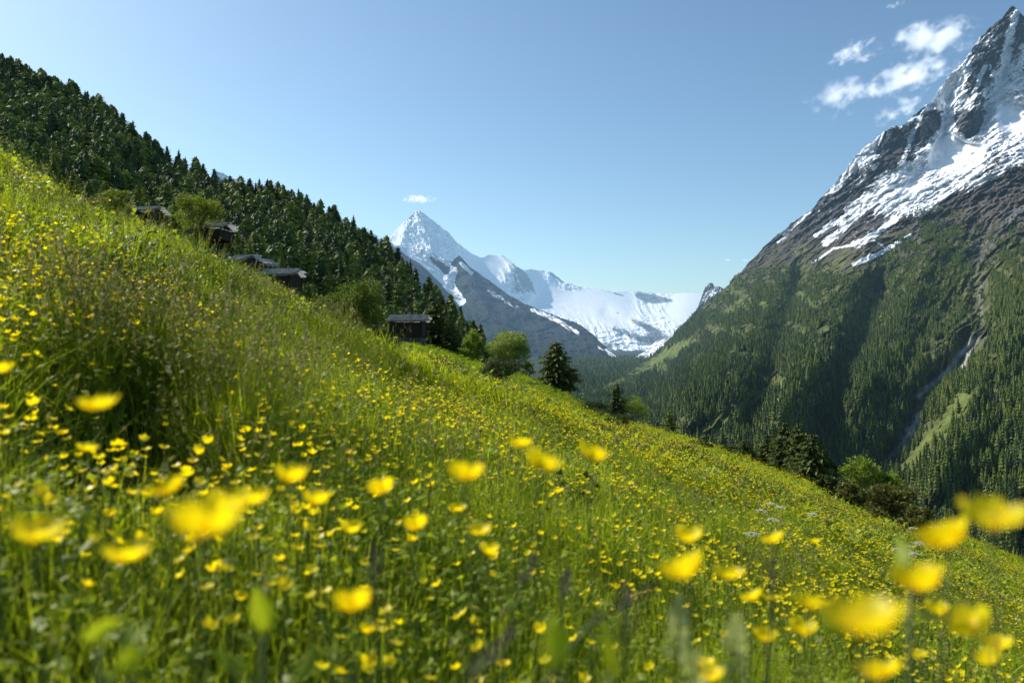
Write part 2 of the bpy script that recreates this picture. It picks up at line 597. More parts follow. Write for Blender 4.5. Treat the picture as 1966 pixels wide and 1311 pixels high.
# --- right-hand mountain
R_crest = [(1080, 760), (1110, 752), (1150, 744), (1200, 717), (1240, 690), (1290, 643), (1340, 592), (1395, 546), (1440, 500),
           (1480, 457), (1520, 428), (1560, 397), (1600, 352), (1640, 302), (1668, 272), (1700, 247), (1735, 236), (1762, 212), (1790, 190), (1815, 152),
           (1842, 122), (1860, 100), (1880, 72), (1900, 50), (1925, 30), (1945, 8), (1955, 16), (1966, 28), (2000, 60), (2100, 150), (2400, 330)]
R_base = [(1080, 800), (1150, 815), (1250, 860), (1350, 905), (1560, 985), (1790, 1070), (1966, 1140), (2400, 1300)]
R_depth = RBF([(1080, 760, 2300), (1200, 717, 3000), (1240, 690, 3700), (1340, 592, 3650), (1440, 500, 3550), (1560, 395, 3500), (1700, 245, 3450),
               (1860, 100, 3450), (1945, 8, 3450), (2100, 150, 3300), (2400, 330, 2900),
               (1080, 800, 1900), (1150, 815, 1700), (1250, 850, 1300), (1350, 900, 1100), (1560, 985, 850), (1790, 1060, 700), (1966, 1140, 600), (2400, 1300, 480),
               (1400, 700, 1700), (1300, 740, 1950), (1500, 600, 2300), (1560, 800, 1200), (1650, 500, 2600), (1560, 500, 2950), (1650, 430, 3000), (1690, 330, 3300), (1790, 280, 3330),
               (1800, 600, 1850), (1966, 500, 1850), (1966, 800, 960), (1850, 850, 980), (1700, 885, 1050), (1930, 360, 2450), (2300, 700, 1000), (1800, 450, 2450),
               (1966, 205, 3230), (1966, 268, 2850), (1850, 262, 3260), (1850, 335, 2820), (1750, 338, 3150), (1750, 402, 2760)])
STREAM = [(1893, 440), (1884, 520), (1880, 570), (1886, 640), (1850, 690), (1800, 730), (1765, 780), (1750, 830), (1700, 895)]
GUL_A = [(1540, 540), (1512, 610), (1484, 690), (1462, 760), (1440, 830)]
SPUR_M = [(1660, 470), (1610, 560), (1585, 640), (1545, 720), (1490, 800), (1450, 850)]
SPUR_R = [(1790, 930), (1830, 830), (1880, 740), (1935, 650), (1990, 540)]
SPUR_L = [(1460, 560), (1420, 640), (1370, 720), (1320, 790)]
SPUR_S = [(1790, 480), (1760, 560), (1720, 620), (1680, 700), (1640, 780)]
RAV = [(1690, 560), (1660, 640), (1620, 720), (1590, 800), (1560, 880)]


def R_tweak(x, y):
    d = (60 + 80 * sstep(560, 700, y)) * gline(x, y, STREAM, 26) + 230 * gline(x, y, GUL_A, 28) - 180 * gline(x, y, SPUR_M, 40)
    d += -110 * gline(x, y, SPUR_R, 40) - 120 * gline(x, y, SPUR_L, 38) - 120 * gline(x, y, SPUR_S, 38) + 140 * gline(x, y, RAV, 26)
    # upper mountain: rock ribs and chutes
    d += 90 * gline(x, y, [(1835, 150), (1822, 200), (1812, 250)], 11)
    d += 80 * gline(x, y, [(1945, 90), (1930, 150), (1900, 200), (1885, 245)], 13)
    d += -120 * gline(x, y, [(1700, 245), (1770, 240), (1790, 290)], 18) - 120 * gline(x, y, [(1880, 190), (1850, 240), (1830, 265)], 16)
    d += -100 * gline(x, y, [(1640, 310), (1720, 310), (1760, 300)], 20)
    return d


def R_noise(B, x, y):
    up = sstep(560, 330, y - (x - 1700) * -.15)
    s = 260.
    p = B / s
    a = (ridged(p, 6, .55) * 34 + ridged(rotn(x, y, -58, 130, 30) + v3(fbm(p, 3) * .8, fbm(p + 5, 3) * .8) + 5, 5, .58) * 62) * (1 - up) + (ridged(B / 210. + 4, 7, .66) * 120 + ridged(rotn(x, y, -38, 60, 13) + 2, 5, .65) * 65 + ridged(B / 45. + 9, 4, .65) * 10) * up
    fade = np.clip(B[..., 1] / 1500, .25, 1)
    snowy = sstep(.85, 1.08, R_score(x, y))
    return -a * fade * (1 - .8 * snowy) - 14 * fbm(B / 60., 4) * fade


R_score = RBF([(1950, 232, 1.15), (1880, 285, 1.15), (1800, 318, 1.1), (1750, 346, 1.0), (1700, 380, .65), (1800, 350, .7), (1900, 300, .6), (1824, 200, .95), (1815, 260, 1.1), (1720, 312, .05), (1690, 280, .2),
               (1770, 225, .12), (1800, 250, .25), (1665, 300, .65), (1640, 335, .25), (1600, 375, .2), (1560, 420, .1), (1850, 175, .5), (1855, 255, .1), (1790, 215, .2),
               (1900, 95, .3), (1880, 130, .25), (1945, 30, .12), (1966, 60, .25), (1925, 160, .62), (1966, 175, .45), (1955, 120, .36), (1905, 205, .75), (2000, 120, .4), (1966, 140, .4), (1740, 265, .15), (1900, 160, .35), (1905, 110, .25),
               (1640, 430, .15), (1700, 430, .25), (1600, 470, .12), (1760, 415, .25), (1850, 352, .45), (1930, 318, .35), (1966, 290, .45), (1966, 330, .1), (1700, 475, .18),
               (1650, 500, .15), (1550, 480, .08), (1500, 490, .05), (1440, 540, 0), (1800, 420, .1), (1900, 390, 0), (1966, 400, 0), (1500, 560, -.3), (1700, 560, -.5),
               (1900, 600, -.5), (1300, 700, -.5), (1600, 800, -.5), (2400, 300, .9), (2400, 700, -.5), (2100, 240, 1.), (1966, 900, -.5), (1200, 760, -.5)])


def R_snow(x, y, P):
    n = (ridged(rotn(x, y, -36, 34, 8), 6, .66) - .28) * .50 + fbm(P / 80., 6, .64) * .40
    s = R_score(x, y)
    amp = np.clip(1.3 - np.abs(s - .5), .25, 1)
    for l_, w_, a_ in (([(1952, 22), (1936, 80), (1926, 150), (1905, 215), (1885, 262)], 7, .75), ([(1842, 128), (1830, 190), (1815, 250), (1795, 300)], 8, .7), ([(1788, 195), (1765, 232), (1735, 300), (1725, 345)], 5, .45),
                       ([(1966, 95), (1950, 160), (1938, 225)], 5, .6), ([(1690, 258), (1645, 312), (1600, 365)], 7, .55), ([(1715, 345), (1650, 410), (1585, 468)], 7, .7), ([(1665, 375), (1610, 425), (1565, 452)], 6, .5), ([(1720, 420), (1680, 450), (1640, 470)], 5, .6),
                       ([(1860, 340), (1800, 385), (1760, 410)], 6, .5), ([(1560, 405), (1520, 440), (1495, 465)], 4, .4), ([(1890, 130), (1870, 180), (1862, 215)], 4, .5), ([(1966, 300), (1920, 330), (1880, 350)], 5, .5)):
        s = s + a_ * gline(x, y + 5 * n, l_, w_)
    sn = s + n * amp
    sn += .9 * gline(x, y, [(1748, 452), (1690, 486), (1640, 508)], 3) + .6 * gline(x, y, [(1665, 495), (1630, 512)], 2.5) + .7 * gline(x, y, [(1640, 470), (1600, 478), (1560, 505)], 2)
    sn -= 3 * sstep(505, 530, y) 
    return sn


ROCK = np.array([.088, .090, .094]); ROCK_W = np.array([.075, .066, .054])
TURF = np.array([.080, .088, .028]); TURF_L = np.array([.12, .15, .035]); SCREE = np.array([.50, .49, .47])


def R_col(x, y, P):
    n = fbm(P / 120., 5)[..., None]
    n2 = fbm(rotn(x, y, -38, 60, 10), 4)[..., None]
    c = ROCK * (1 + .5 * n2) 
    w = sstep(330, 470, y - (1700 - x) * .25)[..., None]
    c = c * (1 - w) + ROCK_W * (1 + .5 * n) * w
    t = sstep(430, 560, y - (1700 - x) * .05 + 60 * n[..., 0])[..., None]
    c = c * (1 - t) + TURF * (1 + .6 * n) * t
    wob = 8 * fbm(P / 40., 3)
    gr = np.clip(1.2 * gline(x, y + wob, [(1120, 752), (1190, 733), (1250, 700), (1310, 663)], 13) + gline(x, y + wob, [(1345, 840), (1400, 800), (1450, 765), (1500, 735)], 16)
                 + .7 * gline(x, y + wob, [(1500, 735), (1560, 690), (1590, 640)], 12) + .9 * gline(x, y + wob, [(1735, 905), (1780, 850), (1850, 770)], 20)
                 + .6 * gline(x, y + wob, [(1420, 590), (1500, 560), (1560, 570)], 16), 0, 1)[..., None]
    c = c * (1 - gr) + TURF_L * (1 + .4 * n) * gr
    cl = (gline(x, y, [(1890, 450), (1875, 560), (1880, 650)], 18) * .35 + gline(x, y, [(1966, 395), (1930, 430), (1900, 480)], 12) * .8)[..., None] * sstep(-.3, .3, n2)
    c = c * (1 - np.clip(cl, 0, 1)) + np.array([.19, .185, .18]) * np.clip(cl, 0, 1)
    sc_ = np.clip(1.0 * gline(x + wob * .5, y, [(1870, 650), (1820, 710), (1765, 760)], 5) + .8 * gline(x + wob * .4, y, [(1880, 640), (1850, 700), (1800, 745)], 3)
                  + 1.2 * gline(x, y + wob * .3, [(1772, 795), (1755, 820), (1742, 840)], 10) + .7 * gline(x, y, [(1742, 840), (1722, 868), (1692, 893)], 6)
                  + .8 * gline(x, y, [(1255, 742), (1270, 733)], 5) + .3 * gline(x, y, [(1884, 540), (1882, 570), (1885, 620)], 2.5) + .5 * gline(x, y, [(1500, 760), (1460, 790), (1440, 810)], 2), 0, 1)[..., None]
    c = c * (1 - sc_) + SCREE * sc_
    return np.clip(c, .01, .8)


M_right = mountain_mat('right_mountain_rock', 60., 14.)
RP, RPX, RPY, _ = layer('right_mountain', 'steep mountain with snow field above dark forested slopes', (1080, 2400, 900), R_crest, R_base, 780, R_depth, R_noise, 7,
                        R_snow, R_col, M_right, 1.0, R_tweak)

# --- snow peak with glacier at the head of the valley
E_crest = [(640, 540), (700, 500), (740, 461), (755, 447), (770, 430), (782, 420), (790, 411), (797, 405), (806, 402), (815, 408), (830, 420), (845, 432), (862, 446),
           (874, 460), (890, 474), (905, 484), (922, 493), (938, 487), (950, 487), (966, 488), (978, 498), (992, 512), (1005, 516), (1030, 516), (1045, 518), (1058, 521),
           (1070, 529), (1085, 541), (1110, 548), (1150, 552), (1165, 558), (1200, 556), (1250, 560), (1300, 562), (1345, 560), (1400, 549), (1440, 545), (1500, 550)]
E_depth = RBF([(640, 540, 11500), (740, 461, 12300), (806, 402, 12600), (885, 470, 12900), (938, 487, 14200), (985, 505, 14300), (1085, 541, 15000), (1250, 560, 15200), (1400, 550, 14600), (1500, 550, 14000),
               (700, 620, 9800), (806, 480, 11600), (806, 540, 10900), (900, 560, 11600), (945, 525, 13000), (985, 565, 12600), (1000, 620, 11800), (1100, 590, 12900), (1200, 600, 12300), (1100, 640, 10900),
               (1300, 600, 11800), (1200, 655, 9900), (1300, 655, 9500), (1250, 710, 8300), (1150, 720, 8500), (1000, 720, 8600), (1400, 700, 8000), (1500, 700, 8000), (640, 730, 8600)])
E_score = RBF([(760, 450, .9), (806, 430, .62), (780, 480, .75), (850, 480, .62), (830, 450, .6), (900, 520, .7), (945, 510, 1.2), (985, 535, .25), (1005, 560, .3), (960, 560, .9), (1040, 523, .9), (1060, 530, .5), (1100, 580, 1.2),
               (1200, 580, 1.2), (1250, 572, .35), (1300, 590, 1.2), (1050, 560, 1.2), (1150, 610, 1.), (1220, 620, .8), (1300, 620, .9), (1180, 650, .45), (1240, 640, .55), (1280, 660, .35), (1250, 690, .25),
               (1330, 600, 1.1), (1100, 640, .3), (1150, 680, .1), (1000, 600, .9), (1040, 610, .5), (1000, 660, .2), (900, 640, .2), (700, 560, .5), (1400, 560, 1.1), (1500, 560, 1.1), (1450, 650, .4), (640, 700, .1), (1210, 660, .5)])


def E_tweak(x, y):
    d = -260 * gline(x, y, [(806, 402), (812, 450), (850, 500)], 14) - 200 * gline(x, y, [(780, 425), (770, 470)], 8) - 200 * gline(x, y, [(966, 490), (990, 520), (1020, 565)], 9)
    d += 180 * gline(x, y, [(1165, 600), (1230, 640), (1290, 650)], 12) - 150 * gline(x, y, [(1230, 566), (1275, 574)], 6)
    return d


def E_noise(B, x, y):
    s = np.clip(E_score(x, y), 0, 1.2)
    rough = 1 - .90 * sstep(.65, 1.05, s)
    return -(ridged(rotn(x, y, 55, 40, 13) + 7, 5, .6) * 230 + ridged(B / 420., 5, .6) * 160) * rough - 40 * fbm(B / 500., 3)


def E_snow(x, y, P):
    n = ridged(rotn(x, y, 25, 22, 6), 6, .66) * .45 + fbm(P / 140., 5, .6) * .3
    s = np.minimum(E_score(x, y), 1.05)
    for l_, w_, a_ in (([(1165, 558), (1195, 568)], 4, .8), ([(1225, 567), (1255, 575), (1288, 577)], 6, .9), ([(1190, 603), (1230, 622), (1262, 638)], 8, .6), ([(1078, 585), (1102, 602)], 4, .6),
                       ([(988, 503), (1012, 540), (1032, 566)], 9, .55), ([(1140, 588), (1185, 600)], 4, .5), ([(1270, 612), (1310, 600)], 4, .45), ([(1180, 630), (1230, 650), (1280, 655)], 10, .5), ([(1060, 525), (1082, 540)], 4, .5)):
        s = s - a_ * gline(x, y, l_, w_)
    return s + n * np.clip(1.2 - np.abs(s - .5), .15, 1)


def E_col(x, y, P):
    n = fbm(P / 300., 4)[..., None]
    return np.clip(np.array([.12, .125, .135]) * (1 + .6 * n), .02, .6)


M_snow = mountain_mat('snow_peak_rock', 160., 30., edge=.09)
layer('snow_mountain_range', 'distant snow pyramid and white glacier closing the valley', (640, 1500, 820), E_crest, [(640, 740), (1500, 740)], 330, E_depth, E_noise, 4, E_snow, E_col, M_snow, 4.0, E_tweak)

# --- dark ridge running down in front of it
D_crest = [(330, 420), (390, 380), (410, 326), (425, 330), (440, 338), (455, 342), (470, 352), (500, 372), (560, 395), (600, 402), (654, 417), (680, 430), (701, 442), (722, 451), (744, 461), (760, 470), (774, 473), (800, 476), (821, 480), (845, 492),
           (859, 499), (868, 502), (874, 494), (881, 489), (890, 498), (902, 511), (925, 527), (945, 541), (979, 567), (1000, 578), (1022, 588), (1060, 602), (1116, 623), (1140, 642), (1158, 660), (1175, 676), (1192, 687), (1225, 700), (1260, 715)]
D_depth = RBF([(330, 300, 7000), (410, 326, 7000), (654, 417, 7600), (744, 461, 8200), (821, 480, 8300), (881, 489, 8500), (945, 541, 8000), (1022, 588, 7400), (1116, 623, 6700), (1201, 690, 5600), (1260, 715, 5000),
               (330, 600, 5600), (654, 620, 5600), (800, 640, 5700), (880, 620, 6500), (960, 660, 6000), (1100, 740, 4600), (1260, 750, 4300), (860, 550, 7700), (780, 540, 7100)])
D_BAND = [(780, 478), (812, 500), (840, 525), (862, 548), (885, 578)]


def D_tweak(x, y):
    return 260 * gline(x, y, D_BAND, 12) - 220 * gline(x, y, [(881, 489), (905, 540), (940, 600), (1000, 660)], 16) - 150 * gline(x, y, [(744, 461), (800, 520), (860, 600), (900, 650)], 14)


def D_noise(B, x, y):
    return -(ridged(rotn(x, y, 40, 60, 22) + 3, 5, .58) * 150 + ridged(B / 300., 5, .6) * 90)


def D_snow(x, y, P):
    n = ridged(rotn(x, y, 40, 26, 6), 5, .6) * .5 + fbm(P / 120., 3) * .2
    s = .95 * gline(x, y, D_BAND, 9) + .85 * gline(x, y, [(872, 520), (862, 545)], 8) + .55 * gline(x, y, [(640, 410), (701, 442), (744, 461)], 12) + .5 * gline(x, y, [(760, 468), (821, 484), (860, 505)], 10)
    s += .6 * gline(x, y, [(885, 505), (905, 525)], 5) + .55 * gline(x, y, [(1022, 594), (1070, 615), (1110, 640)], 6) + .6 * gline(x, y, [(410, 330), (470, 355)], 12) + .4 * gline(x, y, [(940, 560), (990, 590)], 8) + .5 * gline(x, y, [(1150, 665), (1190, 690)], 5)
    return s + n * np.clip(s * 2.2, 0, 1) - .1


def D_col(x, y, P):
    n = fbm(P / 200., 4)[..., None]
    c = np.array([.016, .021, .026]) * (1 + .8 * n)
    t = sstep(25, 90, y - np.interp(x, [p[0] for p in D_crest], [p[1] for p in D_crest]) + 30 * n[..., 0])[..., None]
    return np.clip(c * (1 - t) + np.array([.007, .015, .012]) * (1 + .7 * n) * t, .004, .5)


M_dark = mountain_mat('dark_ridge_rock', 90., 20.)
layer('dark_mountain_ridge', 'blue-grey rocky ridge with snow gullies below the white pyramid', (330, 1260, 760), D_crest, [(330, 700), (1000, 745), (1260, 755)], 260, D_depth, D_noise, 3, D_snow, D_col, M_dark, 2.0, D_tweak)

# --- small rock tower right of the glacier
F_crest = [(1290, 668), (1310, 640), (1330, 602), (1340, 586), (1347, 566), (1352, 553), (1357, 545), (1362, 541), (1367, 540), (1372, 547), (1380, 546), (1390, 552), (1400, 552), (1430, 560), (1470, 590)]
F_depth = RBF([(1290, 668, 5600), (1340, 586, 5800), (1362, 541, 6000), (1400, 552, 5900), (1470, 590, 5600), (1290, 700, 5200), (1380, 640, 5300), (1470, 700, 5000)])
layer('rock_tower', 'small dark rock tower beside the right end of the glacier', (1290, 1470, 200), F_crest, [(1290, 700), (1470, 700)], 120, F_depth,
      lambda B, x, y: -ridged(B / 180., 5, .6) * 90, 5,
      lambda x, y, P: .20 + .45 * ridged(rotn(x, y, -60, 16, 4), 4) - .5 * sstep(570, 600, y), lambda x, y, P: np.clip(np.array([.07, .075, .08]) * (1 + .6 * fbm(P / 90., 4)[..., None]), .01, .5), M_dark, 1.5)

# --- moraine hummock below the glacier
G_crest = [(1190, 700), (1215, 688), (1240, 672), (1256, 655), (1275, 648), (1310, 640), (1350, 650)]
G_depth = RBF([(1190, 700, 5200), (1256, 655, 5600), (1350, 650, 5400), (1190, 720, 4700), (1350, 720, 4700), (1260, 720, 4600)])
layer('moraine', 'grey moraine slope streaked with old snow below the glacier', (1190, 1350, 160), G_crest, [(1190, 725), (1350, 725)], 90, G_depth,
      lambda B, x, y: -ridged(B / 200., 4, .6) * 60, 3,
      lambda x, y, P: .30 + .42 * ridged(rotn(x, y, -25, 20, 4), 4), lambda x, y, P: np.clip(np.array([.17, .165, .16]) * (1 + .6 * fbm(P / 90., 4)[..., None]), .01, .5), M_dark, 1.5)

# --- valley floor, one sheet out to the horizon
xs = np.concatenate([-np.geomspace(200, 30000, 70)[::-1], np.linspace(-180, 180, 30), np.geomspace(200, 30000, 110)])
ys = np.geomspace(250, 40000, 220)
Yv, Xv = np.meshgrid(ys, xs, indexing='ij')


def floor_z(x, y):
    return -196 + .022 * np.minimum(y, 4600) * 1.0 - 10 * sstep(500, 1200, y) + 16 * fbm(v3(x / 420., y / 700.), 4) * sstep(300, 900, y)


Zv = floor_z(Xv, Yv)
Cv = np.array([.028, .04, .018]) * (1 + .6 * fbm(v3(Xv / 90, Yv / 90), 4)[..., None])
me = mesh_np('valley_floor', np.stack([Xv, Yv, Zv], -1).reshape(-1, 3), [grid_faces(len(ys), len(xs))], [M_right], True,
             {'snow': np.full(Xv.size, -1.), 'col': np.clip(Cv, .01, .3).reshape(-1, 3)})
tag(ob('valley_floor', me), 'wooded valley bottom between the slopes', 'valley floor', kind='structure')

# --- wooded hill on the left
B_sky = [(-300, -40), (-120, 50), (0, 104), (60, 130), (130, 155), (200, 190), (240, 240), (300, 275), (380, 318), (430, 352), (480, 362), (530, 362), (580, 382), (640, 410), (690, 450), (740, 475), (790, 520), (830, 560), (870, 600), (900, 640), (960, 700), (1040, 760)]
_bh = [(-300, 58), (0, 54), (200, 56), (420, 56), (600, 50), (750, 46), (870, 36), (960, 20), (1040, 8)]
B_crest = [(a, b + np.interp(a, [q[0] for q in _bh], [q[1] for q in _bh])) for a, b in B_sky]
B_depth = RBF([(-300, 20, 560), (0, 160, 500), (200, 246, 470), (400, 380, 430), (600, 446, 400), (740, 520, 350), (870, 636, 290), (1040, 768, 240),
               (-300, 330, 300), (0, 370, 270), (200, 440, 245), (400, 520, 225), (600, 600, 210), (740, 670, 200), (880, 730, 190), (1040, 800, 185), (-300, 500, 200), (200, 640, 185), (600, 720, 180), (1000, 860, 170)])


def B_noise(B, x, y):
    return -ridged(B / 90., 4) * 10 + 22 * gline(x, y, [(330, 320), (300, 400), (250, 480)], 40) - 18 * gline(x, y, [(230, 220), (220, 330), (180, 420)], 40)


hill_mat = mountain_mat('hill_turf', 20., 2.)
BP, BPX, BPY, _ = layer('wooded_hill', 'steep hillside under the dark conifer wood on the left', (-300, 1040, 300), B_crest, [(-300, 520), (0, 540), (400, 640), (740, 760), (1040, 860)], 160, B_depth, B_noise, 4,
                        lambda x, y, P: x * 0 - 1, lambda x, y, P: np.clip(np.array([.022, .03, .012]) * (1 + .5 * fbm(P / 15., 3)[..., None]), .005, .2), hill_mat, .12, cat='hill')

# ------------------------------------------------------------------ horizon line of the meadow (picture row per column)
_pxm = CX + F * Xm / np.maximum(Ym, .9)
_pym = CY - F * Zm / np.maximum(Ym, .9)
_sil = np.full(2800, 2000.)
_ok = (Ym > 1.0) & (_pxm > -400) & (_pxm < 2399)
np.minimum.at(_sil, (_pxm[_ok] + 400).astype(int), _pym[_ok])
_sil = np.array([_sil[max(0, i - 12):i + 13].min() for i in range(2800)])


def sil(px):
    return _sil[np.clip((np.asarray(px) + 400).astype(int), 0, 2799)]


def ground(px, Y):
    x = (px - CX) / F * Y
    return np.array([x, Y, float(meadow_z(x, Y))])


# ------------------------------------------------------------------ plant materials
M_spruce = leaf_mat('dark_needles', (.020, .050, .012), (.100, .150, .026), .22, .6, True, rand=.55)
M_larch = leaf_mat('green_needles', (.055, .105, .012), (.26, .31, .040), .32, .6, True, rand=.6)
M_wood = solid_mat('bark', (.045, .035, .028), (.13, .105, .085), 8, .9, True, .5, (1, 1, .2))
M_leafY = leaf_mat('yellow_green_leaves', (.10, .15, .015), (.24, .29, .03), .5, .5, tcol=(1.3, 1.3, .8))
M_leafG = leaf_mat('green_leaves', (.08, .14, .014), (.29, .38, .040), .50, .5, tcol=(1.3, 1.3, .8))
M_leafL = leaf_mat('pale_green_leaves', (.14, .21, .035), (.38, .46, .08), .45, .5)
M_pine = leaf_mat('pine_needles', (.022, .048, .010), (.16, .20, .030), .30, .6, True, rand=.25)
M_leafD = leaf_mat('dark_green_leaves', (.016, .036, .007), (.080, .12, .018), .38, .5)
M_bush = leaf_mat('dense_bush_leaves', (.055, .10, .012), (.24, .31, .030), .46, .5, tcol=(1.3, 1.3, .8))
M_leafB = leaf_mat('brownish_leaves', (.06, .075, .015), (.24, .23, .045), .4, .5)


def conifer(seed, whorls=18, nb=7, spr=3, Rw=.17, droop=.35, bare=.10, pw=.85, dens=1.0, sz=1.0, core=.60, coret=.30):
    """crown and trunk of a conifer of height 1"""
    r = np.random.default_rng(seed)
    c = MB(); V = []; A = []
    lean = r.normal(0, .015, 2)
    for i in range(whorls):
        t = (i + r.uniform(-.3, .3)) / whorls
        t = min(max(t, 0), .99)
        z = bare + (1 - bare) * t
        rad = Rw * ((1 - t) ** pw) * (0.55 + .45 * min(1, (t + .03) / .14)) * r.uniform(.75, 1.2)
        for j in range(nb):
            if r.random() > dens: continue
            a = r.uniform(0, 2 * np.pi)
            L = rad * r.uniform(.55, 1.25) + .012
            dx, dy = math.cos(a), math.sin(a)
            for k in range(spr):
                s = (k + r.uniform(.4, 1.0)) / spr
                ps = np.array([dx * L * s + lean[0] * z, dy * L * s + lean[1] * z, z - droop * L * s + .12 * L * s * s])
                w = sz * (L * .42 * (1.25 - .6 * s) / (spr ** .45) + .010)
                ln = sz * (L * .62 / (spr ** .5) + .014)
                f = np.array([dx, dy, -droop * .6]) + r.normal(0, .35, 3); f /= np.linalg.norm(f)
                sd = np.cross(f, r.normal(0, 1, 3) * .5 + np.array([0, 0, 1])); sd /= np.linalg.norm(sd) + 1e-9
                V += [ps - f * ln * .5, ps + sd * w * .5 - f * ln * .05, ps + f * ln * .6 - np.array([0, 0, .25 * ln]), ps - sd * w * .5 - f * ln * .05]
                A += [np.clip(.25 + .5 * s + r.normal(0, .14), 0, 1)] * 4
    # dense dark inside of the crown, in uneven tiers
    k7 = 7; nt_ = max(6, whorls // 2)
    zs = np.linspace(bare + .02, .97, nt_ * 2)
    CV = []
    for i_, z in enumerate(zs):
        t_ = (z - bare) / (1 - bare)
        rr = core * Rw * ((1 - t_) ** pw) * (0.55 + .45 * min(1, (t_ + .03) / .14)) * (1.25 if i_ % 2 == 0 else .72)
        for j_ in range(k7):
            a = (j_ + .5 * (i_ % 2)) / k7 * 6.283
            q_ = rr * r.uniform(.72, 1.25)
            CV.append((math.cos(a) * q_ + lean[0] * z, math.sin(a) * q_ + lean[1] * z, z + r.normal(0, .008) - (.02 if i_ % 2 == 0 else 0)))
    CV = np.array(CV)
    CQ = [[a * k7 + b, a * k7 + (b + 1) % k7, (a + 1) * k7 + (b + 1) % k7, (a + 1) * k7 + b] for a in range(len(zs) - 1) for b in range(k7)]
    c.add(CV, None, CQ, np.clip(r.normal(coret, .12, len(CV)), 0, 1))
    # leading shoot
    for k in range(3):
        a = r.uniform(0, 6.28); q = np.array([math.cos(a), math.sin(a), 0]) * .008
        V += [np.array([0, 0, .93]) - q, np.array([0, 0, .955]) + q * 1.5, np.array([0, 0, 1.0]), np.array([0, 0, .955]) - q * 1.5]
        A += [.6] * 4
    V = np.array(V); n = len(V) // 4
    c.add(V, None, np.arange(4 * n).reshape(-1, 4), np.array(A))
    t = MB()
    t.tube([(0, 0, -.12), (lean[0] * .3, lean[1] * .3, .3), (lean[0] * .7, lean[1] * .7, .7), (lean[0], lean[1], .97)], [.017, .013, .007, .001], 5)
    return c, t


def con_meshes(nm, seed, mat, **k):
    c, t = conifer(seed, **k)
    return c.mesh(nm + '_crown', [mat]), t.mesh(nm + '_trunk', [M_wood], True)


def con_joined(nm, seed, mat, **k):
    c, t = conifer(seed, **k)
    t.mt = [1] * len(t.mt); t.mq = [1] * len(t.mq)
    V = np.vstack(t.V)

    c.add(V, (np.vstack(t.T) if t.T else None), np.vstack(t.Q), .5, 1)
    return ob(nm, c.mesh(nm, [mat, M_wood]), link=False)


def leafy(seed, lobes, n, ls, limbs=True, hollow=.35, trunk_r=.03, stems=1, spiky=0.0, kink=.05):
    """foliage and wood of a broadleaved tree or bush; lobes = (x, y, z, rx, ry, rz) in metres"""
    r = np.random.default_rng(seed)
    lobes = np.array(lobes, float)
    vol = lobes[:, 3] * lobes[:, 4] * lobes[:, 5]
    # leaf clumps inside the lobes
    nc = max(12, n // 26)
    li = r.choice(len(lobes), nc, p=vol / vol.sum())
    u = r.normal(size=(nc, 3)); u /= np.linalg.norm(u, axis=1)[:, None]
    rad = r.uniform(hollow, 1.0, nc) ** .6
    rad *= r.uniform(.82, 1.14, nc)
    C = lobes[li, :3] + u * rad[:, None] * lobes[li, 3:]
    cs = (vol.mean() ** (1 / 3)) * r.uniform(.13, .26, nc)
    k = r.integers(0, nc, n)
    P = C[k] + r.normal(size=(n, 3)) * cs[k][:, None] * np.array([1, 1, .7])
    d = r.normal(size=(n, 3)); d[:, 2] = np.abs(d[:, 2]) * .6 - .1
    d /= np.linalg.norm(d, axis=1)[:, None]
    e = np.cross(d, r.normal(size=(n, 3))); e /= np.linalg.norm(e, axis=1)[:, None]
    s = ls * r.uniform(.6, 1.35, n)[:, None]
    if spiky: d = d + np.array([0, 0, spiky]); s = s * 1.3; e = e * .35
    V = np.stack([P - d * s * .5, P + e * s * .33, P + d * s * .6, P - e * s * .33], 1).reshape(-1, 3)
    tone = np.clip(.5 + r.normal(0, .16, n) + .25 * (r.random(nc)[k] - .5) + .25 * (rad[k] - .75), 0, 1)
    f = MB(); f.add(V, None, np.arange(4 * n).reshape(-1, 4), np.repeat(tone, 4))
    wd = MB()
    H = lobes[:, 2].max()
    for sidx in range(stems):
        o = np.array([r.normal(0, .18) * (stems > 1), r.normal(0, .18) * (stems > 1), -.5])
        fork = np.array([o[0] * 2, o[1] * 2, H * r.uniform(.28, .42)])
        wd.tube([o, (o + fork) / 2 + r.normal(0, kink, 3), fork], [trunk_r * 1.4, trunk_r * 1.05, trunk_r * .85], 7, cap=False)
        for L in lobes[sidx::stems]:
            mid = (fork + L[:3]) / 2 + r.normal(0, .15, 3) * L[3]
            wd.tube([fork, mid, L[:3], L[:3] + r.normal(0, .5, 3) * L[3:]], [trunk_r * .7, trunk_r * .45, trunk_r * .25, .004], 5)
            for q in range(5):
                tip = L[:3] + r.normal(0, .6, 3) * L[3:]
                wd.tube([mid, (mid + tip) / 2 + r.normal(0, .08, 3), tip], [trunk_r * .28, trunk_r * .18, .004], 4)
    return f, wd


def dome(seed, W, H, n=9, z0=.25, flat=.6):
    """lobes that together fill a crown W wide and H tall"""
    r = np.random.default_rng(seed)
    L = [(0, 0, H * .62, W * .27, W * .27, H * .33)]
    for i in range(n):
        a = i / n * 6.28 + r.uniform(-.4, .4)
        z = r.uniform(z0, .80)
        rr = W * .30 * math.sqrt(max(.1, 1 - ((z - .45) / .55) ** 2))
        L.append((math.cos(a) * rr, math.sin(a) * rr, H * z, W * r.uniform(.15, .22), W * r.uniform(.15, .22), H * r.uniform(.13, .20)))
    return L


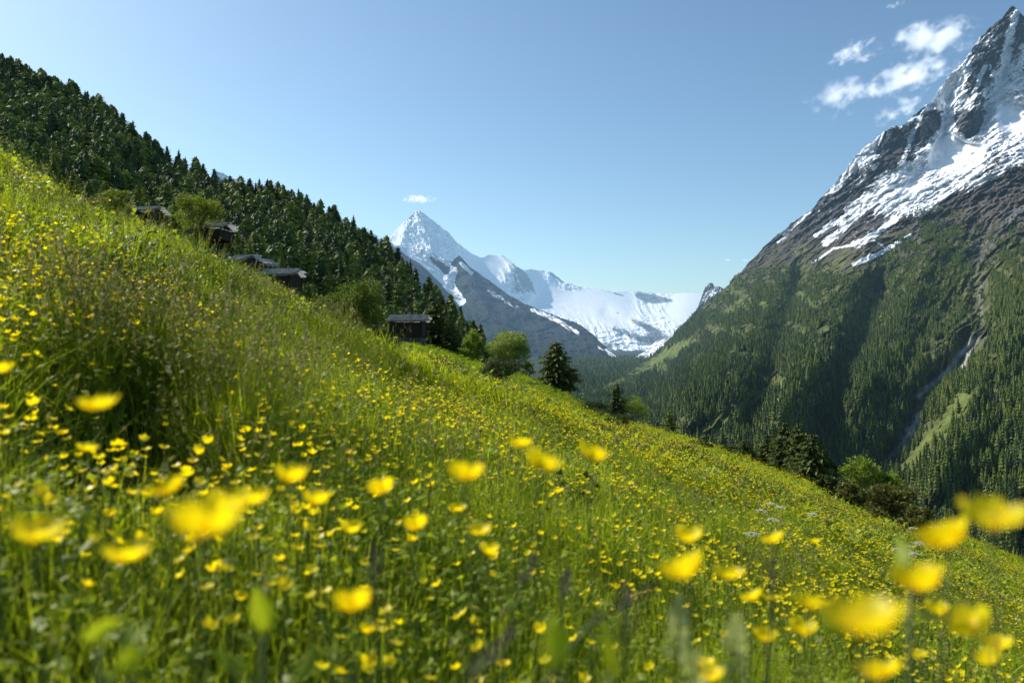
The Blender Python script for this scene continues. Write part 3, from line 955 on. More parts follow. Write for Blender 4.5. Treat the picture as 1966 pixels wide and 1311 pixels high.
# ------------------------------------------------------------------ far wood on the right mountain and valley floor
_fk = dict(nb=5, spr=1, core=.86, coret=.5)
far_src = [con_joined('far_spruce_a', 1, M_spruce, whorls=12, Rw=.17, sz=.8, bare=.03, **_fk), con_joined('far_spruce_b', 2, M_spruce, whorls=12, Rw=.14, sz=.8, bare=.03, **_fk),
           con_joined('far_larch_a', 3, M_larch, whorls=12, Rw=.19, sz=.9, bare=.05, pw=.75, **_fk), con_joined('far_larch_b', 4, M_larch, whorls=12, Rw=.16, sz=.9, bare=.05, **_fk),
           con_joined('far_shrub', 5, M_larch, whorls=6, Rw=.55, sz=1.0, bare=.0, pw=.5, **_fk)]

R_dens = RBF([(1440, 500, -.3), (1480, 490, -.3), (1440, 545, .5), (1500, 530, .35), (1560, 510, .3), (1560, 465, -.2), (1480, 580, .7), (1600, 540, .5), (1700, 515, .6), (1760, 440, .45), (1790, 395, .1), (1850, 420, .25),
              (1700, 450, -.2), (1640, 510, -.2), (1850, 370, -.4), (1966, 380, -.4), (1966, 440, .3), (1920, 430, .1), (1400, 580, .5), (1340, 620, .7), (1290, 690, .5), (1400, 640, .35), (1400, 700, 1.), (1300, 760, 1.1),
              (1500, 650, .55), (1560, 600, .45), (1600, 650, .35), (1640, 600, .7), (1580, 740, .9), (1500, 840, 1.1), (1700, 640, 1.1), (1750, 560, .8), (1650, 760, .9), (1700, 820, 1.0), (1830, 480, .7),
              (1840, 560, .4), (1850, 620, .3), (1800, 660, .5), (1900, 700, .9), (1950, 600, 1.1), (1900, 850, 1.4), (1850, 950, 1.4), (1966, 1050, 1.4), (2300, 700, 1.2), (2300, 400, -.4), (1100, 750, .6), (1940, 500, .5)])


def R_density(x, y):
    wob = 8
    d = np.clip(R_dens(x, y), 0, 1.4)
    for pts, w_, a in (([(1120, 752), (1190, 733), (1250, 700), (1310, 663)], 12, 1.3), ([(1345, 840), (1400, 800), (1450, 765), (1500, 735)], 13, 1.3), ([(1500, 735), (1560, 690), (1590, 640)], 9, .8),
                       ([(1735, 905), (1780, 850), (1850, 770)], 17, 1.3), ([(1420, 590), (1500, 560), (1560, 570)], 13, .5), ([q for q in STREAM if q[1] > 600], 12, 1.5), ([(1870, 650), (1820, 710), (1765, 760)], 12, 1.3),
                       ([(1890, 440), (1875, 560), (1880, 660)], 26, .8)):
        d = d * np.clip(1 - a * gline(x, y, pts, w_), 0, 1)
    return d


def sample_layer(P, PX, PY, dens, n):
    A = P[:-1, :-1]; B = P[:-1, 1:]; C = P[1:, :-1]
    ar = np.abs((B[..., 0] - A[..., 0]) * (C[..., 1] - A[..., 1]) - (B[..., 1] - A[..., 1]) * (C[..., 0] - A[..., 0]))
    wgt = (ar * dens(PX[:-1, :-1], PY[:-1, :-1])).ravel()
    i = rng.choice(wgt.size, n, p=wgt / wgt.sum())
    a, b = np.unravel_index(i, ar.shape)
    u, v = rng.random(n)[:, None], rng.random(n)[:, None]
    Q = P[a, b] * (1 - u) * (1 - v) + P[a, b + 1] * u * (1 - v) + P[a + 1, b] * (1 - u) * v + P[a + 1, b + 1] * u * v
    return Q, PX[a, b], PY[a, b]


nR = 46000
m_ = (RPX < 2120) & (RPX > 1090)
Q, qx, qy = sample_layer(RP, RPX, RPY, lambda x, y: R_density(x, y) * (x < 2120) * np.clip(.75 + 2.2 * fbm(v3(x / 30., y / 24.), 4), .04, 1.5), nR)
sc_h = rng.uniform(8, 23, nR) ** 1.0 * np.interp(qy, [430, 560, 700], [.55, .8, 1.0])
lar = rng.random(nR) < np.clip(.35 + .3 * fbm(v3(qx / 60., qy / 60.), 3) + .4 * sstep(700, 500, qy) + .25 * sstep(1700, 1800, qx), 0, 1)
ix = np.where(lar, 2, 0) + rng.integers(0, 2, nR)
shr = rng.random(nR) < np.clip(.14 + .35 * sstep(720, 560, qy), 0, .5)
ix = np.where(shr, 4, ix); sc_h = np.where(shr, rng.uniform(3.5, 8, nR), sc_h)
Q[:, 2] -= .5
scatter('mountain_forest', 'dense spruce and larch forest covering the right mountainside', 'forest', Q, sc_h, rng.uniform(0, 6.28, nR), ix, far_src, .03)

nF = 7000
fx = rng.uniform(1060, 1290, nF); fy = 1 / rng.uniform(1 / 5200, 1 / 1700, nF)
X_ = (fx - CX) / F * fy
scatter('valley_forest', 'distant dark forest on the valley bottom', 'forest', np.stack([X_, fy, floor_z(X_, fy) - 1], -1), rng.uniform(14, 26, nF), rng.uniform(0, 6.28, nF), rng.integers(0, 4, nF), far_src, .02)

nD = 5200
DPn = rng.uniform(700, 1230, nD)
print('forests placed')

# ------------------------------------------------------------------ conifer wood on the left hill
con_kinds = []
for i in range(4):
    con_kinds.append(('spruce', con_meshes('spruce', 20 + i, M_spruce, whorls=24, nb=9, spr=4, sz=.95, Rw=[.19, .24, .17, .27][i], bare=[.16, .08, .28, .06][i], droop=.4, dens=.85, pw=[.7, .85, .5, .6][i])))
for i in range(4):
    con_kinds.append(('larch', con_meshes('larch', 40 + i, M_larch, whorls=21, nb=9, spr=4, sz=.95, Rw=[.25, .22, .28, .31][i], bare=[.14, .22, .1, .05][i], droop=.2, pw=[.7, .6, .55, .6][i], dens=.8)))
hill_src = [con_joined('hill_spruce_a', 61, M_spruce, whorls=19, nb=9, spr=3, sz=.9, Rw=.24, bare=.10, pw=.6), con_joined('hill_spruce_b', 62, M_spruce, whorls=19, nb=9, spr=3, sz=.9, Rw=.22, bare=.15, pw=.5),
            con_joined('hill_larch', 63, M_larch, whorls=17, nb=9, spr=3, sz=.9, Rw=.31, bare=.08, pw=.5), con_joined('hill_spruce_c', 64, M_spruce, whorls=18, nb=9, spr=3, sz=.9, Rw=.23, bare=.05)]


def B_dens(x, y):
    d = np.ones_like(x)
    d *= 1 - .75 * gline(x, y, [(270, 330), (420, 400)], 22)
    return d * np.where(x > 960, .25, 1.)


nB = 4300
Q, qx, qy = sample_layer(BP, BPX, BPY, B_dens, nB)
# always a row of trees on the skyline
nS = 330
ci = rng.choice(BP.shape[1], nS, p=(BP[0, :, 1] * (BPX[0] < 1000)) / (BP[0, :, 1] * (BPX[0] < 1000)).sum())
Qs = BP[rng.integers(0, 5, nS), ci]
Q = np.vstack([Q, Qs]); qx = np.concatenate([qx, BPX[0, ci]])
H_ = np.interp(qx, [-300, 0, 400, 600, 870, 1040], [19, 20, 20, 18.5, 13, 6]) * (.42 + .7 * rng.beta(2.2, 1.5, len(Q)))
ht = H_ * F / Q[:, 1]
pyb = CY - F * Q[:, 2] / Q[:, 1]
pxx = CX + F * Q[:, 0] / Q[:, 1]
vis = (pyb - ht < sil(pxx) - 12) & (pxx > -10) & (pxx < 1000)
score = np.where(vis, ht, -1)
order = np.argsort(-score)
# spread the single trees so that each shows
solo, rest, taken = [], [], []
for i in order:
    if score[i] > 0 and len(solo) < 225:
        c_ = np.array([pxx[i], pyb[i] - ht[i]])
        if all(abs(c_[0] - t[0]) > 13 or abs(c_[1] - t[1]) > 17 for t in taken):
            solo.append(i); taken.append(c_); continue
    rest.append(i)
rest = np.array(rest)
yng = rng.random(len(rest))
scatter('hillside_forest', 'dark conifer wood filling the left hillside', 'forest', Q[rest] - [0, 0, .6], H_[rest], rng.uniform(0, 6.28, len(rest)), rng.choice(4, len(rest), p=[.22, .18, .38, .22]), hill_src, .03)
protos = {}
for n_, i in enumerate(solo):
    low = pyb[i] - ht[i] > np.interp(pxx[i], [p[0] for p in B_sky], [p[1] for p in B_sky]) + 70
    kind, (mc, mt_) = con_kinds[int(rng.integers(4, 8)) if rng.random() < (.55 if low else .35) else int(rng.integers(0, 4))]
    t = thing(kind + '_tree', {'spruce': 'dark narrow spruce among many in the wood on the left hillside', 'larch': 'lighter green loose-crowned larch among many in the wood on the left hillside'}[kind],
              'tree', Q[i] - [0, 0, .5], float(rng.uniform(0, 6.28)), {'spruce': 'spruces of the left hillside wood', 'larch': 'larches of the left hillside wood'}[kind])
    t.scale = (H_[i],) * 3
    t.rotation_euler[0] = rng.normal(0, .02)
    ob('crown', mc, t); ob('trunk', mt_, t)

# ------------------------------------------------------------------ single trees and bushes at the meadow edge


def stand(px, py, Y):
    ys_ = np.linspace(Y * .55, Y * 1.7, 160) if Y < 145 else np.array([Y])
    x_ = (px - CX) / F * ys_
    z_ = meadow_z(x_, ys_)
    e_ = np.abs(CY - F * z_ / ys_ - py) + 4 * np.abs(np.log(ys_ / Y))
    k_ = int(np.argmin(e_))
    if Y < 145 and e_[k_] < 30:
        return np.array([x_[k_], ys_[k_], z_[k_]]), ys_[k_]
    return at(px, py, Y), Y


def conifer_tree(px, py, Y, hpx, label, kind='larch_tree', mat=None, seed=0, Rw=.2, bare=.06, pw=.7, whorls=30, nb=10, spr=4, droop=.25, dens=.9, group=None):
    mat = M_pine if mat in (None, M_spruce) else mat
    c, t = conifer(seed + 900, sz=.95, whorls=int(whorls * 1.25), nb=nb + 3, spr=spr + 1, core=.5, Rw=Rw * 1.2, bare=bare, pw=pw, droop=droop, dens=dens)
    p, Y = stand(px, py, Y)
    o = thing(kind, label, 'tree', p, rng.uniform(0, 6.28), group)
    s = hpx / F * Y
    o.scale = (s, s, s)
    ob('crown', c.mesh('crown', [mat]), o); ob('trunk', t.mesh('trunk', [M_wood], True), o)
    return o


def leafy_tree(px, py, Y, wpx, hpx, label, name='broadleaf_tree', mat=None, seed=0, n=7000, ls=.16, lobes=9, z0=.25, stems=1, trunk=.07, cat='tree', spiky=0., hollow=.35, mpart='crown', group=None):
    mat = mat or M_leafG
    p, Y = stand(px, py, Y); ls = ls * 1.25
    W, H = wpx / F * Y, hpx / F * Y
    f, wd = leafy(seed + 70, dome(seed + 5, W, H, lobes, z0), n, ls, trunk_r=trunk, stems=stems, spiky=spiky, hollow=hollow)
    o = thing(name, label, cat, p, 0, group)
    ob(mpart, f.mesh(mpart, [mat]), o); ob('trunk' if stems == 1 else 'branches', wd.mesh('wood', [M_wood], True), o)
    return o


leafy_tree(382, 452, 125, 112, 84, 'yellow-green backlit tree standing over the tall wooden barn', mat=M_leafY, seed=1, n=9000, ls=.17, lobes=13, trunk=.10, z0=.3, hollow=.1)
leafy_tree(222, 412, 135, 72, 52, 'small round yellow-green tree on the skyline of the near slope, left of the first barn', mat=M_leafY, seed=2, n=5000, ls=.17, lobes=8)
for i, (a, b, h, wr) in enumerate([(30, 318, 58, .30), (103, 350, 62, .30), (140, 368, 56, .28), (170, 392, 60, .32), (203, 398, 66, .28), (266, 425, 88, .22), (300, 440, 60, .25), (335, 425, 62, .22), (455, 500, 72, .28), (480, 512, 66, .26), (432, 450, 40, .3), (510, 530, 60, .28), (590, 585, 58, .24)]):
    conifer_tree(a, b + 14, 165 + 5 * (i % 3), h, ['rounded larch behind the ridge, first from the left edge of the photo', 'rounded larch behind the ridge, above the left end of the bank', 'broad green larch in the clump left of the small round tree',
                 'olive green larch in the clump, just left of the round yellow-green tree', 'pointed larch directly behind the small round yellow-green tree', 'tall pale larch rising behind the highest barn',
                 'short larch between the highest barn and the yellow-green tree', 'pointed larch left of the yellow-green tree crown', 'broad larch right beside the post of the tall barn', 'second larch down the slope from the tall barn',
                 'small larch crown peeping over the tall barn roof', 'low larch behind the half-hidden stone-roofed barns', 'small larch above the lower end of the barn row'][i],
                 'larch_tree', M_larch, i, wr, .04, .6, 22, 9, 4)
conifer_tree(540, 532, 150, 46, 'small bright pointed conifer behind the slate barn roof', 'young_conifer', M_larch, 31, .24, .02, .8)
leafy_tree(680, 656, 62, 138, 122, 'large dense dark green bush on the shoulder of the slope', 'bush', M_bush, 3, 22000, .10, 16, .12, 4, .05, 'bush', hollow=.2, mpart='foliage')
leafy_tree(716, 668, 45, 66, 46, 'dark straggly shrub at the foot of the large bush', 'shrub', M_leafD, 4, 5000, .10, 8, .1, 4, .02, 'shrub', spiky=.8, mpart='foliage')
conifer_tree(835, 650, 128, 92, 'dark spreading pine just right of the lowest barn', 'pine_tree', M_spruce, 5, .36, .03, .45, 26, 12, 5)
conifer_tree(868, 660, 132, 66, 'smaller dark pine leaning out right of the spreading pine', 'pine_tree', M_spruce, 6, .32, .03, .5, 22, 10, 5)
leafy_tree(907, 682, 105, 52, 68, 'dark rounded tree left of the pale green tree', mat=M_leafG, seed=6, n=7000, ls=.16, lobes=10, z0=.12)
leafy_tree(976, 703, 100, 92, 86, 'pale green round-crowned tree above the dark shrub', mat=M_leafL, seed=7, n=17000, ls=.16, lobes=14, z0=.15, trunk=.09)
leafy_tree(965, 745, 78, 96, 64, 'low dark shrub below the pale green round tree', 'shrub', M_leafD, 8, 9000, .10, 11, .1, 5, .03, 'shrub', spiky=.5, mpart='foliage')
leafy_tree(1012, 700, 112, 34, 36, 'little yellow-green bush half hidden by the pale green tree', 'bush', M_leafG, 9, 2500, .14, 6, .1, 2, .03, 'bush', mpart='foliage')
conifer_tree(1066, 738, 104, 95, 'tall pointed pine right of the pale green tree', 'pine_tree', M_spruce, 9, .36, .04, .42, 28, 11, 5)
leafy_tree(1096, 746, 98, 38, 60, 'brownish half-leafed tree touching the tall pointed pine', mat=M_leafB, seed=10, n=3600, ls=.12, lobes=8, z0=.15, hollow=.05)
conifer_tree(1184, 792, 95, 72, 'dark ragged pine above the light green tree at the fold of the meadow', 'pine_tree', M_spruce, 11, .28, .08, .5, 18, 9, 5, dens=.8)
leafy_tree(1216, 812, 80, 74, 64, 'light green spreading tree at the fold of the meadow', mat=M_leafG, seed=12, n=6500, ls=.10, lobes=10, z0=.2, hollow=.1)
leafy_tree(1140, 800, 78, 64, 34, 'low dark bramble hedge left of the light green tree', 'hedge_shrub', M_leafD, 13, 4500, .09, 10, .1, 5, .02, 'shrub', mpart='foliage')
leafy_tree(1188, 822, 66, 80, 30, 'dark low scrub under the light green tree', 'hedge_shrub', M_leafD, 14, 4500, .08, 10, .1, 5, .02, 'shrub', mpart='foliage')
conifer_tree(1284, 836, 120, 50, 'small round-topped conifer peeping over the meadow edge', 'young_conifer', M_larch, 15, .34, .03, .5, 18, 9, 4)
for i, (a, b, h, wr) in enumerate([(1428, 893, 60, .3), (1475, 912, 90, .22), (1505, 918, 120, .20), (1535, 926, 126, .19), (1562, 930, 112, .24), (1590, 940, 76, .3)]):
    conifer_tree(a, b + 10, 118 + 4 * (i % 3), h, ['low conifer at the left end of the dark clump behind the meadow edge', 'shorter dark spruce second from the left in the clump', 'tall dark spruce left of the tallest in the clump', 'tallest dark spruce in the middle of the clump behind the meadow edge',
                 'broad dark spruce right of the tallest in the clump', 'short rounded conifer at the right end of the dark clump'][i], 'spruce_tree', M_spruce, 50 + i, wr * 1.35, .02, .5, 30, 12, 5)
for i, (a, b, w_, h, m) in enumerate([(1395, 872, 60, 26, 'D'), (1600, 962, 66, 46, 'D'), (1655, 985, 90, 92, 'G'), (1700, 1000, 70, 84, 'G'), (1630, 985, 60, 54, 'B'), (1715, 1015, 110, 76, 'B'), (1760, 1035, 70, 54, 'B'), (1345, 856, 50, 18, 'D')]):
    leafy_tree(a, b + 8, 84 if a < 1500 else 58 - i, w_ * 1.1, h * (1.35 if a > 1580 else 1.), ['low dark scrub between the meadow edge and the spruce clump', 'dark bush right of the spruce clump', 'rounded green bush, left of two at the right end of the meadow edge',
               'rounded green bush, right of two at the right end of the meadow edge', 'thin half-leafed shrub in front of the left green bush', 'wide olive-brown shrub at the lower meadow edge', 'last olive-brown shrub down the meadow edge', 'thin strip of low scrub along the middle of the meadow edge'][i],
               'bush', {'D': M_leafD, 'G': M_leafG, 'B': M_leafB}[m], 20 + i, 5500, .085, 10, .12, 4, .02, 'bush', hollow=.1, mpart='foliage')

# ------------------------------------------------------------------ barns
M_logs = solid_mat('weathered_logs', (.018, .013, .009), (.065, .045, .032), 5, .85, False, .5, (.25, .25, 3))
M_slate = solid_mat('stone_slabs', (.26, .26, .26), (.55, .54, .52), 2.2, .5, False, .4, spec=.5)
M_stone = solid_mat('rubble_stone', (.05, .045, .04), (.15, .14, .13), 4, .9, False, .6)
M_door = solid_mat('old_boards', (.030, .022, .015), (.09, .065, .045), 6, .85, False, .4, (4, 4, .3))


def barn(px, py, Y, wpx, hwall, rz, label, depth=5.0, pitch=.36, raised=0.0):
    W = wpx / F * Y
    o = thing('log_barn', label, 'barn', at(px, py, Y), rz)
    f = MB()
    f.box((0, 0, -1.3 + raised * 0), (W * .94, depth * .94, 2.6))
    ob('foundation', f.mesh('foundation', [M_stone]), o)
    if raised:
        for sx in (-1, 1):
            for sy in (-1, 1):
                p = MB(); p.tube([(sx * W * .44, sy * depth * .44, -.2), (sx * W * .44, sy * depth * .44, raised + .1)], [.16, .13], 8)
                ob('post', p.mesh('post', [M_logs]), o)
    wl = MB()
    nl = int(hwall / .24)
    for k in range(nl):
        z = raised + .12 + k * .24
        for sy in (-1, 1):
            wl.box((rng.normal(0, .02), sy * depth / 2 * .96, z), (W * 1.06, .2, .228 + rng.uniform(-.01, .01)))
        for sx in (-1, 1):
            wl.box((sx * W / 2 * .96, rng.normal(0, .02), z + .1), (.19, depth * 1.06, .226))
    # gables
    rise = pitch * (depth / 2)
    k = 0
    while k * .24 < rise - .1:
        z = raised + hwall + .12 + k * .24
        dd = depth * (1 - (k * .24 + .2) / rise)
        for sx in (-1, 1):
            if dd > .3: wl.box((sx * W / 2 * .96, 0, z), (.19, dd, .228))
        k += 1
    ob('wall', wl.mesh('wall', [M_logs]), o)
    d = MB(); d.box((W * .12, -depth / 2 - .02, raised + .95), (.95, .08, 1.7))
    dr = ob('door', d.mesh('door', [M_door]), o)
    h = MB(); h.box((W * .12 - .36, -depth / 2 - .085, raised + .95), (.05, .05, .22)); ob('handle', h.mesh('handle', [M_door]), dr)
    rf = MB()
    r_ = np.random.default_rng(int(px))
    for sy in (-1, 1):
        sl = math.hypot(depth / 2 + .45, rise * 1.18)
        nr = 8
        for a in range(nr):
            xx = -W / 2 - .5
            while xx < W / 2 + .45:
                ww = r_.uniform(.45, .85)
                t = (a + .5) / nr
                yv = sy * (depth / 2 + .45) * (1 - t)
                zv = raised + hwall - .04 + (rise * 1.18) * t + r_.uniform(0, .03) + .015 * (a % 2)
                rf.box((xx + ww / 2, yv, zv + .05), (ww * .97, sl / nr * 1.45, .055 + r_.uniform(0, .03)), 0, .5, 0, (sy * -1 * math.atan(pitch) * 1.0 * -1 + r_.normal(0, .02), r_.normal(0, .012), 0))
                xx += ww
    ob('roof', rf.mesh('roof', [M_slate]), o)
    b = MB(); b.box((0, 0, raised + hwall + rise * 1.0 + .02), (W + 1.1, .16, .16)); ob('ridge_beam', b.mesh('ridge_beam', [M_logs]), o)
    return o


barn(284, 432, 140, 44, 2.0, R(-10), 'highest of the dark log barns, left of the yellow-green tree')
barn(413, 484, 130, 46, 1.9, R(-8), 'tall log barn on posts under the yellow-green tree', raised=1.7)
barn(472, 524, 120, 34, 1.5, R(-30), 'half-hidden stone-roofed log barn between the tall barn and the small conifer')
barn(506, 530, 128, 18, 1.4, R(55), 'smallest log barn, its gable just showing beside the half-hidden one', 3.6, .6)
barn(541, 557, 118, 54, 2.0, R(-6), 'log barn with a pale slab roof below the small pointed conifer')
barn(784, 648, 128, 60, 2.5, R(-3), 'lowest log barn, beyond the large bush at the top of the bright meadow strip')

# ------------------------------------------------------------------ grasses
G_near = leaf_mat('grass_blade', (.13, .19, .014), (.58, .64, .050), .50, .5, tcol=(1.4, 1.4, .5), rand=.35, spec=.25, var=(.8, (.42, .50, .36)))
G_far = leaf_mat('meadow_blade', (.15, .20, .014), (.60, .64, .050), .50, .6, tcol=(1.4, 1.4, .5), rand=.5, spec=.15, var=(.30, (.45, .52, .38)))
G_seed = leaf_mat('seed_head', (.15, .13, .035), (.38, .34, .10), .35, .7, rand=.5)
G_dark = leaf_mat('coarse_shade_blade', (.022, .050, .006), (.10, .16, .015), .30, .55, tcol=(1.3, 1.35, .5), rand=.5, spec=.2)  # coarse grass, its colour darkened to stand in for bank shade
G_lawn = leaf_mat('short_turf_blade', (.13, .19, .014), (.50, .60, .050), .45, .6, tcol=(1.3, 1.35, .5), rand=.4, spec=.15, var=(.10, (.7, .75, .55)))
M_herb = leaf_mat('herb_leaf', (.11, .17, .014), (.46, .54, .040), .46, .5, tcol=(1.4, 1.35, .5), rand=.4, spec=.28)
M_petal = leaf_mat('buttercup_petal', (.95, .74, .005), (.99, .88, .012), .52, .4, tcol=(1.3, 1.2, .8), rand=.6, spec=.25)
M_core = leaf_mat('buttercup_centre', (.55, .40, .02), (.75, .55, .03), .2, .6)
M_stem = leaf_mat('green_stem', (.07, .11, .02), (.14, .19, .035), .25, .5)
M_white = leaf_mat('white_floret', (.70, .70, .64), (.82, .82, .78), .35, .6)
M_pale = leaf_mat('pale_bract', (.50, .56, .16), (.80, .82, .32), .4, .5)
M_dark = leaf_mat('dark_spike', (.030, .022, .022), (.11, .075, .06), .1, .8)


def tuft(seed, nbl, rad, h, w, lean=.45, seg=4, seeds=0, herbs=0, broad=0.0, hs=.03):
    r = np.random.default_rng(seed)
    b = MB()
    for i in range(nbl):
        a, rr = r.uniform(0, 6.28), rad * math.sqrt(r.random())
        p = np.array([math.cos(a) * rr, math.sin(a) * rr, -.04])
        hh = h * r.uniform(.45, 1.15)
        dr = r.uniform(0, 6.28); dv = np.array([math.cos(dr), math.sin(dr), 0])
        ln = abs(r.normal(0, lean)) * hh
        ww = w * r.uniform(.6, 1.4)
        fa = r.uniform(0, 6.28); side = np.array([math.cos(fa), math.sin(fa), 0])
        t = np.linspace(0, 1, seg)
        C = p + dv * (ln * t ** 2)[:, None] + np.array([0, 0, 1]) * (hh * (t - .18 * (ln / hh) * t ** 2.5))[:, None]
        wd = ww * np.array([.7, 1.0, .75, .0])[:seg] if seg == 4 else ww * np.array([.9, .9, 0])
        V = []
        for k in range(seg - 1):
            V += [C[k] - side * wd[k] / 2, C[k] + side * wd[k] / 2]
        V.append(C[-1])
        Q = [[2 * k, 2 * k + 1, 2 * k + 3, 2 * k + 2] for k in range(seg - 2)]
        T = [[2 * (seg - 2), 2 * (seg - 2) + 1, 2 * (seg - 1)]]
        tn = np.clip(r.uniform(.1, .95) + (np.repeat(t[:-1], 2) - .5) * .2, 0, 1)
        b.add(np.array(V), T, Q, np.append(tn, tn[-1]))
    for i in range(seeds):
        a, rr = r.uniform(0, 6.28), rad * math.sqrt(r.random())
        p = np.array([math.cos(a) * rr, math.sin(a) * rr, 0]); hh = h * r.uniform(1.0, 1.32)
        dv = r.normal(0, .2, 3) * hh; dv[2] = 0
        top = p + dv + [0, 0, hh]
        b.tube([p, p + dv * .3 + [0, 0, hh * .5], top], [.0011 * w / .004] * 3, 3, .4, 0, False)
        for k in range(8):
            q = top + (r.normal(0, 1, 3) * [.006, .006, 0]) * (w / .004) + [0, 0, -k * .008 * (h / .3)]
            u = r.normal(0, 1, 3) * .004 * w / .004; v = np.array([u[1], -u[0], .007 * w / .004])
            b.add(np.array([q - v, q + u, q + v, q - u]), None, [[0, 1, 2, 3]], r.uniform(.2, .9), 1)
    for i in range(herbs):
        a, rr = r.uniform(0, 6.28), rad * 1.1 * math.sqrt(r.random())
        q = np.array([math.cos(a) * rr, math.sin(a) * rr, h * r.uniform(.2, .85)])
        f = r.normal(0, 1, 3); f[2] = abs(f[2]) * .5; f /= np.linalg.norm(f)
        s = np.cross(f, r.normal(0, .4, 3) + [0, 0, 1]); s /= np.linalg.norm(s)
        L, Wd = hs * r.uniform(.6, 1.5), hs * r.uniform(.3, .6)
        nn_ = np.cross(f, s) * L * .12
        b.add(np.array([q, q + f * L * .35 + s * Wd + nn_, q + f * L, q + f * L * .35 - s * Wd + nn_, q + f * L * .45 - nn_]), [[0, 1, 4], [1, 2, 4], [2, 3, 4], [3, 0, 4]], None, r.uniform(.1, 1), 2)
    return b


def src(nm, b, mats):
    return ob(nm, b.mesh(nm, mats, True), link=False)


GM, GF = [G_near, G_seed, M_herb], [G_far, G_seed, M_herb]
A_src = [src('fine_grass', tuft(1, 16, .06, .26,   .0035), GM), src('leafy_grass', tuft(2, 16, .06, .27, .004, herbs=9, hs=.02), GM), src('seeding_grass', tuft(3, 14, .05, .30, .003, seeds=1), GM),
         src('clover_patch', tuft(4, 9, .07, .24, .004, herbs=16, hs=.022), GM), src('broad_grass', tuft(5, 11, .05, .26, .0055, .6, herbs=3, hs=.026), GM)]
B_src = [src('grass_clump', tuft(11, 22, .10, .29, .0055), GM), src('herb_clump', tuft(12, 12, .11, .27, .006, herbs=18, hs=.024), GM), src('seed_clump', tuft(13, 16, .10, .30, .005, seeds=1), GM), src('clover_clump', tuft(14, 8, .12, .22, .006, herbs=18, hs=.028), GM)]
C_src = [src('grass_patch', tuft(21, 34, .22, .27, .010, seg=3), GF), src('herb_patch', tuft(22, 20, .22, .25, .011, seg=3, herbs=22, hs=.06), GF), src('seed_patch', tuft(23, 28, .22, .27, .009, seg=3, seeds=2), GF)]
D_src = [src('wide_grass_patch', tuft(31, 50, .5, .28, .022, seg=3), GF), src('wide_herb_patch', tuft(32, 34, .5, .26, .022, seg=3, herbs=26, hs=.11), GF)]
E_src = [src('distant_grass_patch', tuft(41, 70, 1.3, .30, .050, seg=3), GF), src('distant_herb_patch', tuft(42, 50, 1.3, .28, .050, seg=3, herbs=40, hs=.22), GF)]


def band(y0, y1, n, px0=-380, px1=2340):
    Y = np.sqrt(rng.uniform(y0 ** 2, y1 ** 2, n))
    px = rng.uniform(px0, px1, n)
    x = (px - CX) / F * Y
    return x, Y, px


def meadow_scatter(name, label, y0, y1, n, srcs, p, s0=.75, s1=1.3, cat='grass', dens=None, low=None, smul=None):
    x, Y, px = band(y0, y1, n)
    if dens is not None:
        k = rng.random(n) < dens(x, Y, px); x, Y, px = x[k], Y[k], px[k]
    n = len(x)
    z = meadow_z(x, Y)
    # species come in patches
    f = fbm(v3(x * (1.1 if y1 < 12 else .35), Y * (1.1 if y1 < 12 else .35), 4.), 3)
    idx = rng.choice(len(srcs), n, p=p)
    idx = np.where((f > .22) & (rng.random(n) < .6), 1, idx)
    idx = np.where((f < -.22) & (rng.random(n) < .5), 0, idx)
    S = rng.uniform(s0, s1, n) * (1 + .35 * fbm(v3(x * .8, Y * .8, 9.), 2))
    if smul is not None: S = S * smul(x, Y, px)
    return scatter(name, label, cat, np.stack([x, Y, z], -1), S, rng.uniform(0, 6.28, n), idx, srcs, .12)


pit = lambda x, Y, px: 1 - .93 * np.clip(sum(np.exp(-(((px - a) / (r_ / YY * F * .8)) ** 2 + ((Y - YY) / (r_ * 1.75)) ** 4)) for a, YY, r_, dd in PITS), 0, 1)
meadow_scatter('near_meadow_grass', 'blurred mixed grass and herbs right in front', .38, 3.6, 4600, A_src, [.28, .28, .06, .24, .14], dens=pit, smul=lambda x, Y, px: np.clip(.62 + .30 * (Y - .38), .62, 1.0))
meadow_scatter('meadow_grass', 'grass and clover of the near meadow', 3.6, 9, 13000, B_src, [.54, .24, .05, .17], dens=pit)
meadow_scatter('middle_meadow_grass', 'grass of the middle meadow', 9, 26, 26000, C_src, [.62, .3, .08])
D_lawn = [src('terrace_turf_patch', tuft(35, 60, .55, .13, .02, seg=3), [G_lawn, G_seed, M_herb]), src('terrace_turf_patch_thin', tuft(36, 44, .55, .11, .02, seg=3, herbs=8, hs=.05), [G_lawn, G_seed, M_herb])]
E_lawn = [src('far_turf_patch', tuft(45, 80, 1.3, .17, .05, seg=3), [G_lawn, G_seed, M_herb]), src('far_turf_patch_thin', tuft(46, 60, 1.3, .14, .05, seg=3), [G_lawn, G_seed, M_herb])]
terrace = lambda x, Y, px: sstep(36, 44, Y) * (1 - sstep(1180, 1330, px))
meadow_scatter('slope_grass', 'grass of the farther slope', 26, 66, 26000, D_src, [.6, .4], dens=lambda x, Y, px: 1 - terrace(x, Y, px))
meadow_scatter('terrace_turf', 'short bright turf of the shelf below the barns', 36, 66, 15000, D_lawn, [.6, .4], dens=terrace)
meadow_scatter('far_terrace_turf', 'short bright turf at the far end of the shelf', 66, 175, 14000, E_lawn, [.6, .4], .7, 1.1, dens=terrace)
tus = [src('dark_tussock', tuft(55, 46, .14, .36, .0055, .5, herbs=10, hs=.035), [G_dark, G_seed, G_dark]), src('dark_herb_tussock', tuft(56, 26, .15, .30, .006, .5, herbs=34, hs=.04), [G_dark, G_seed, G_dark])]
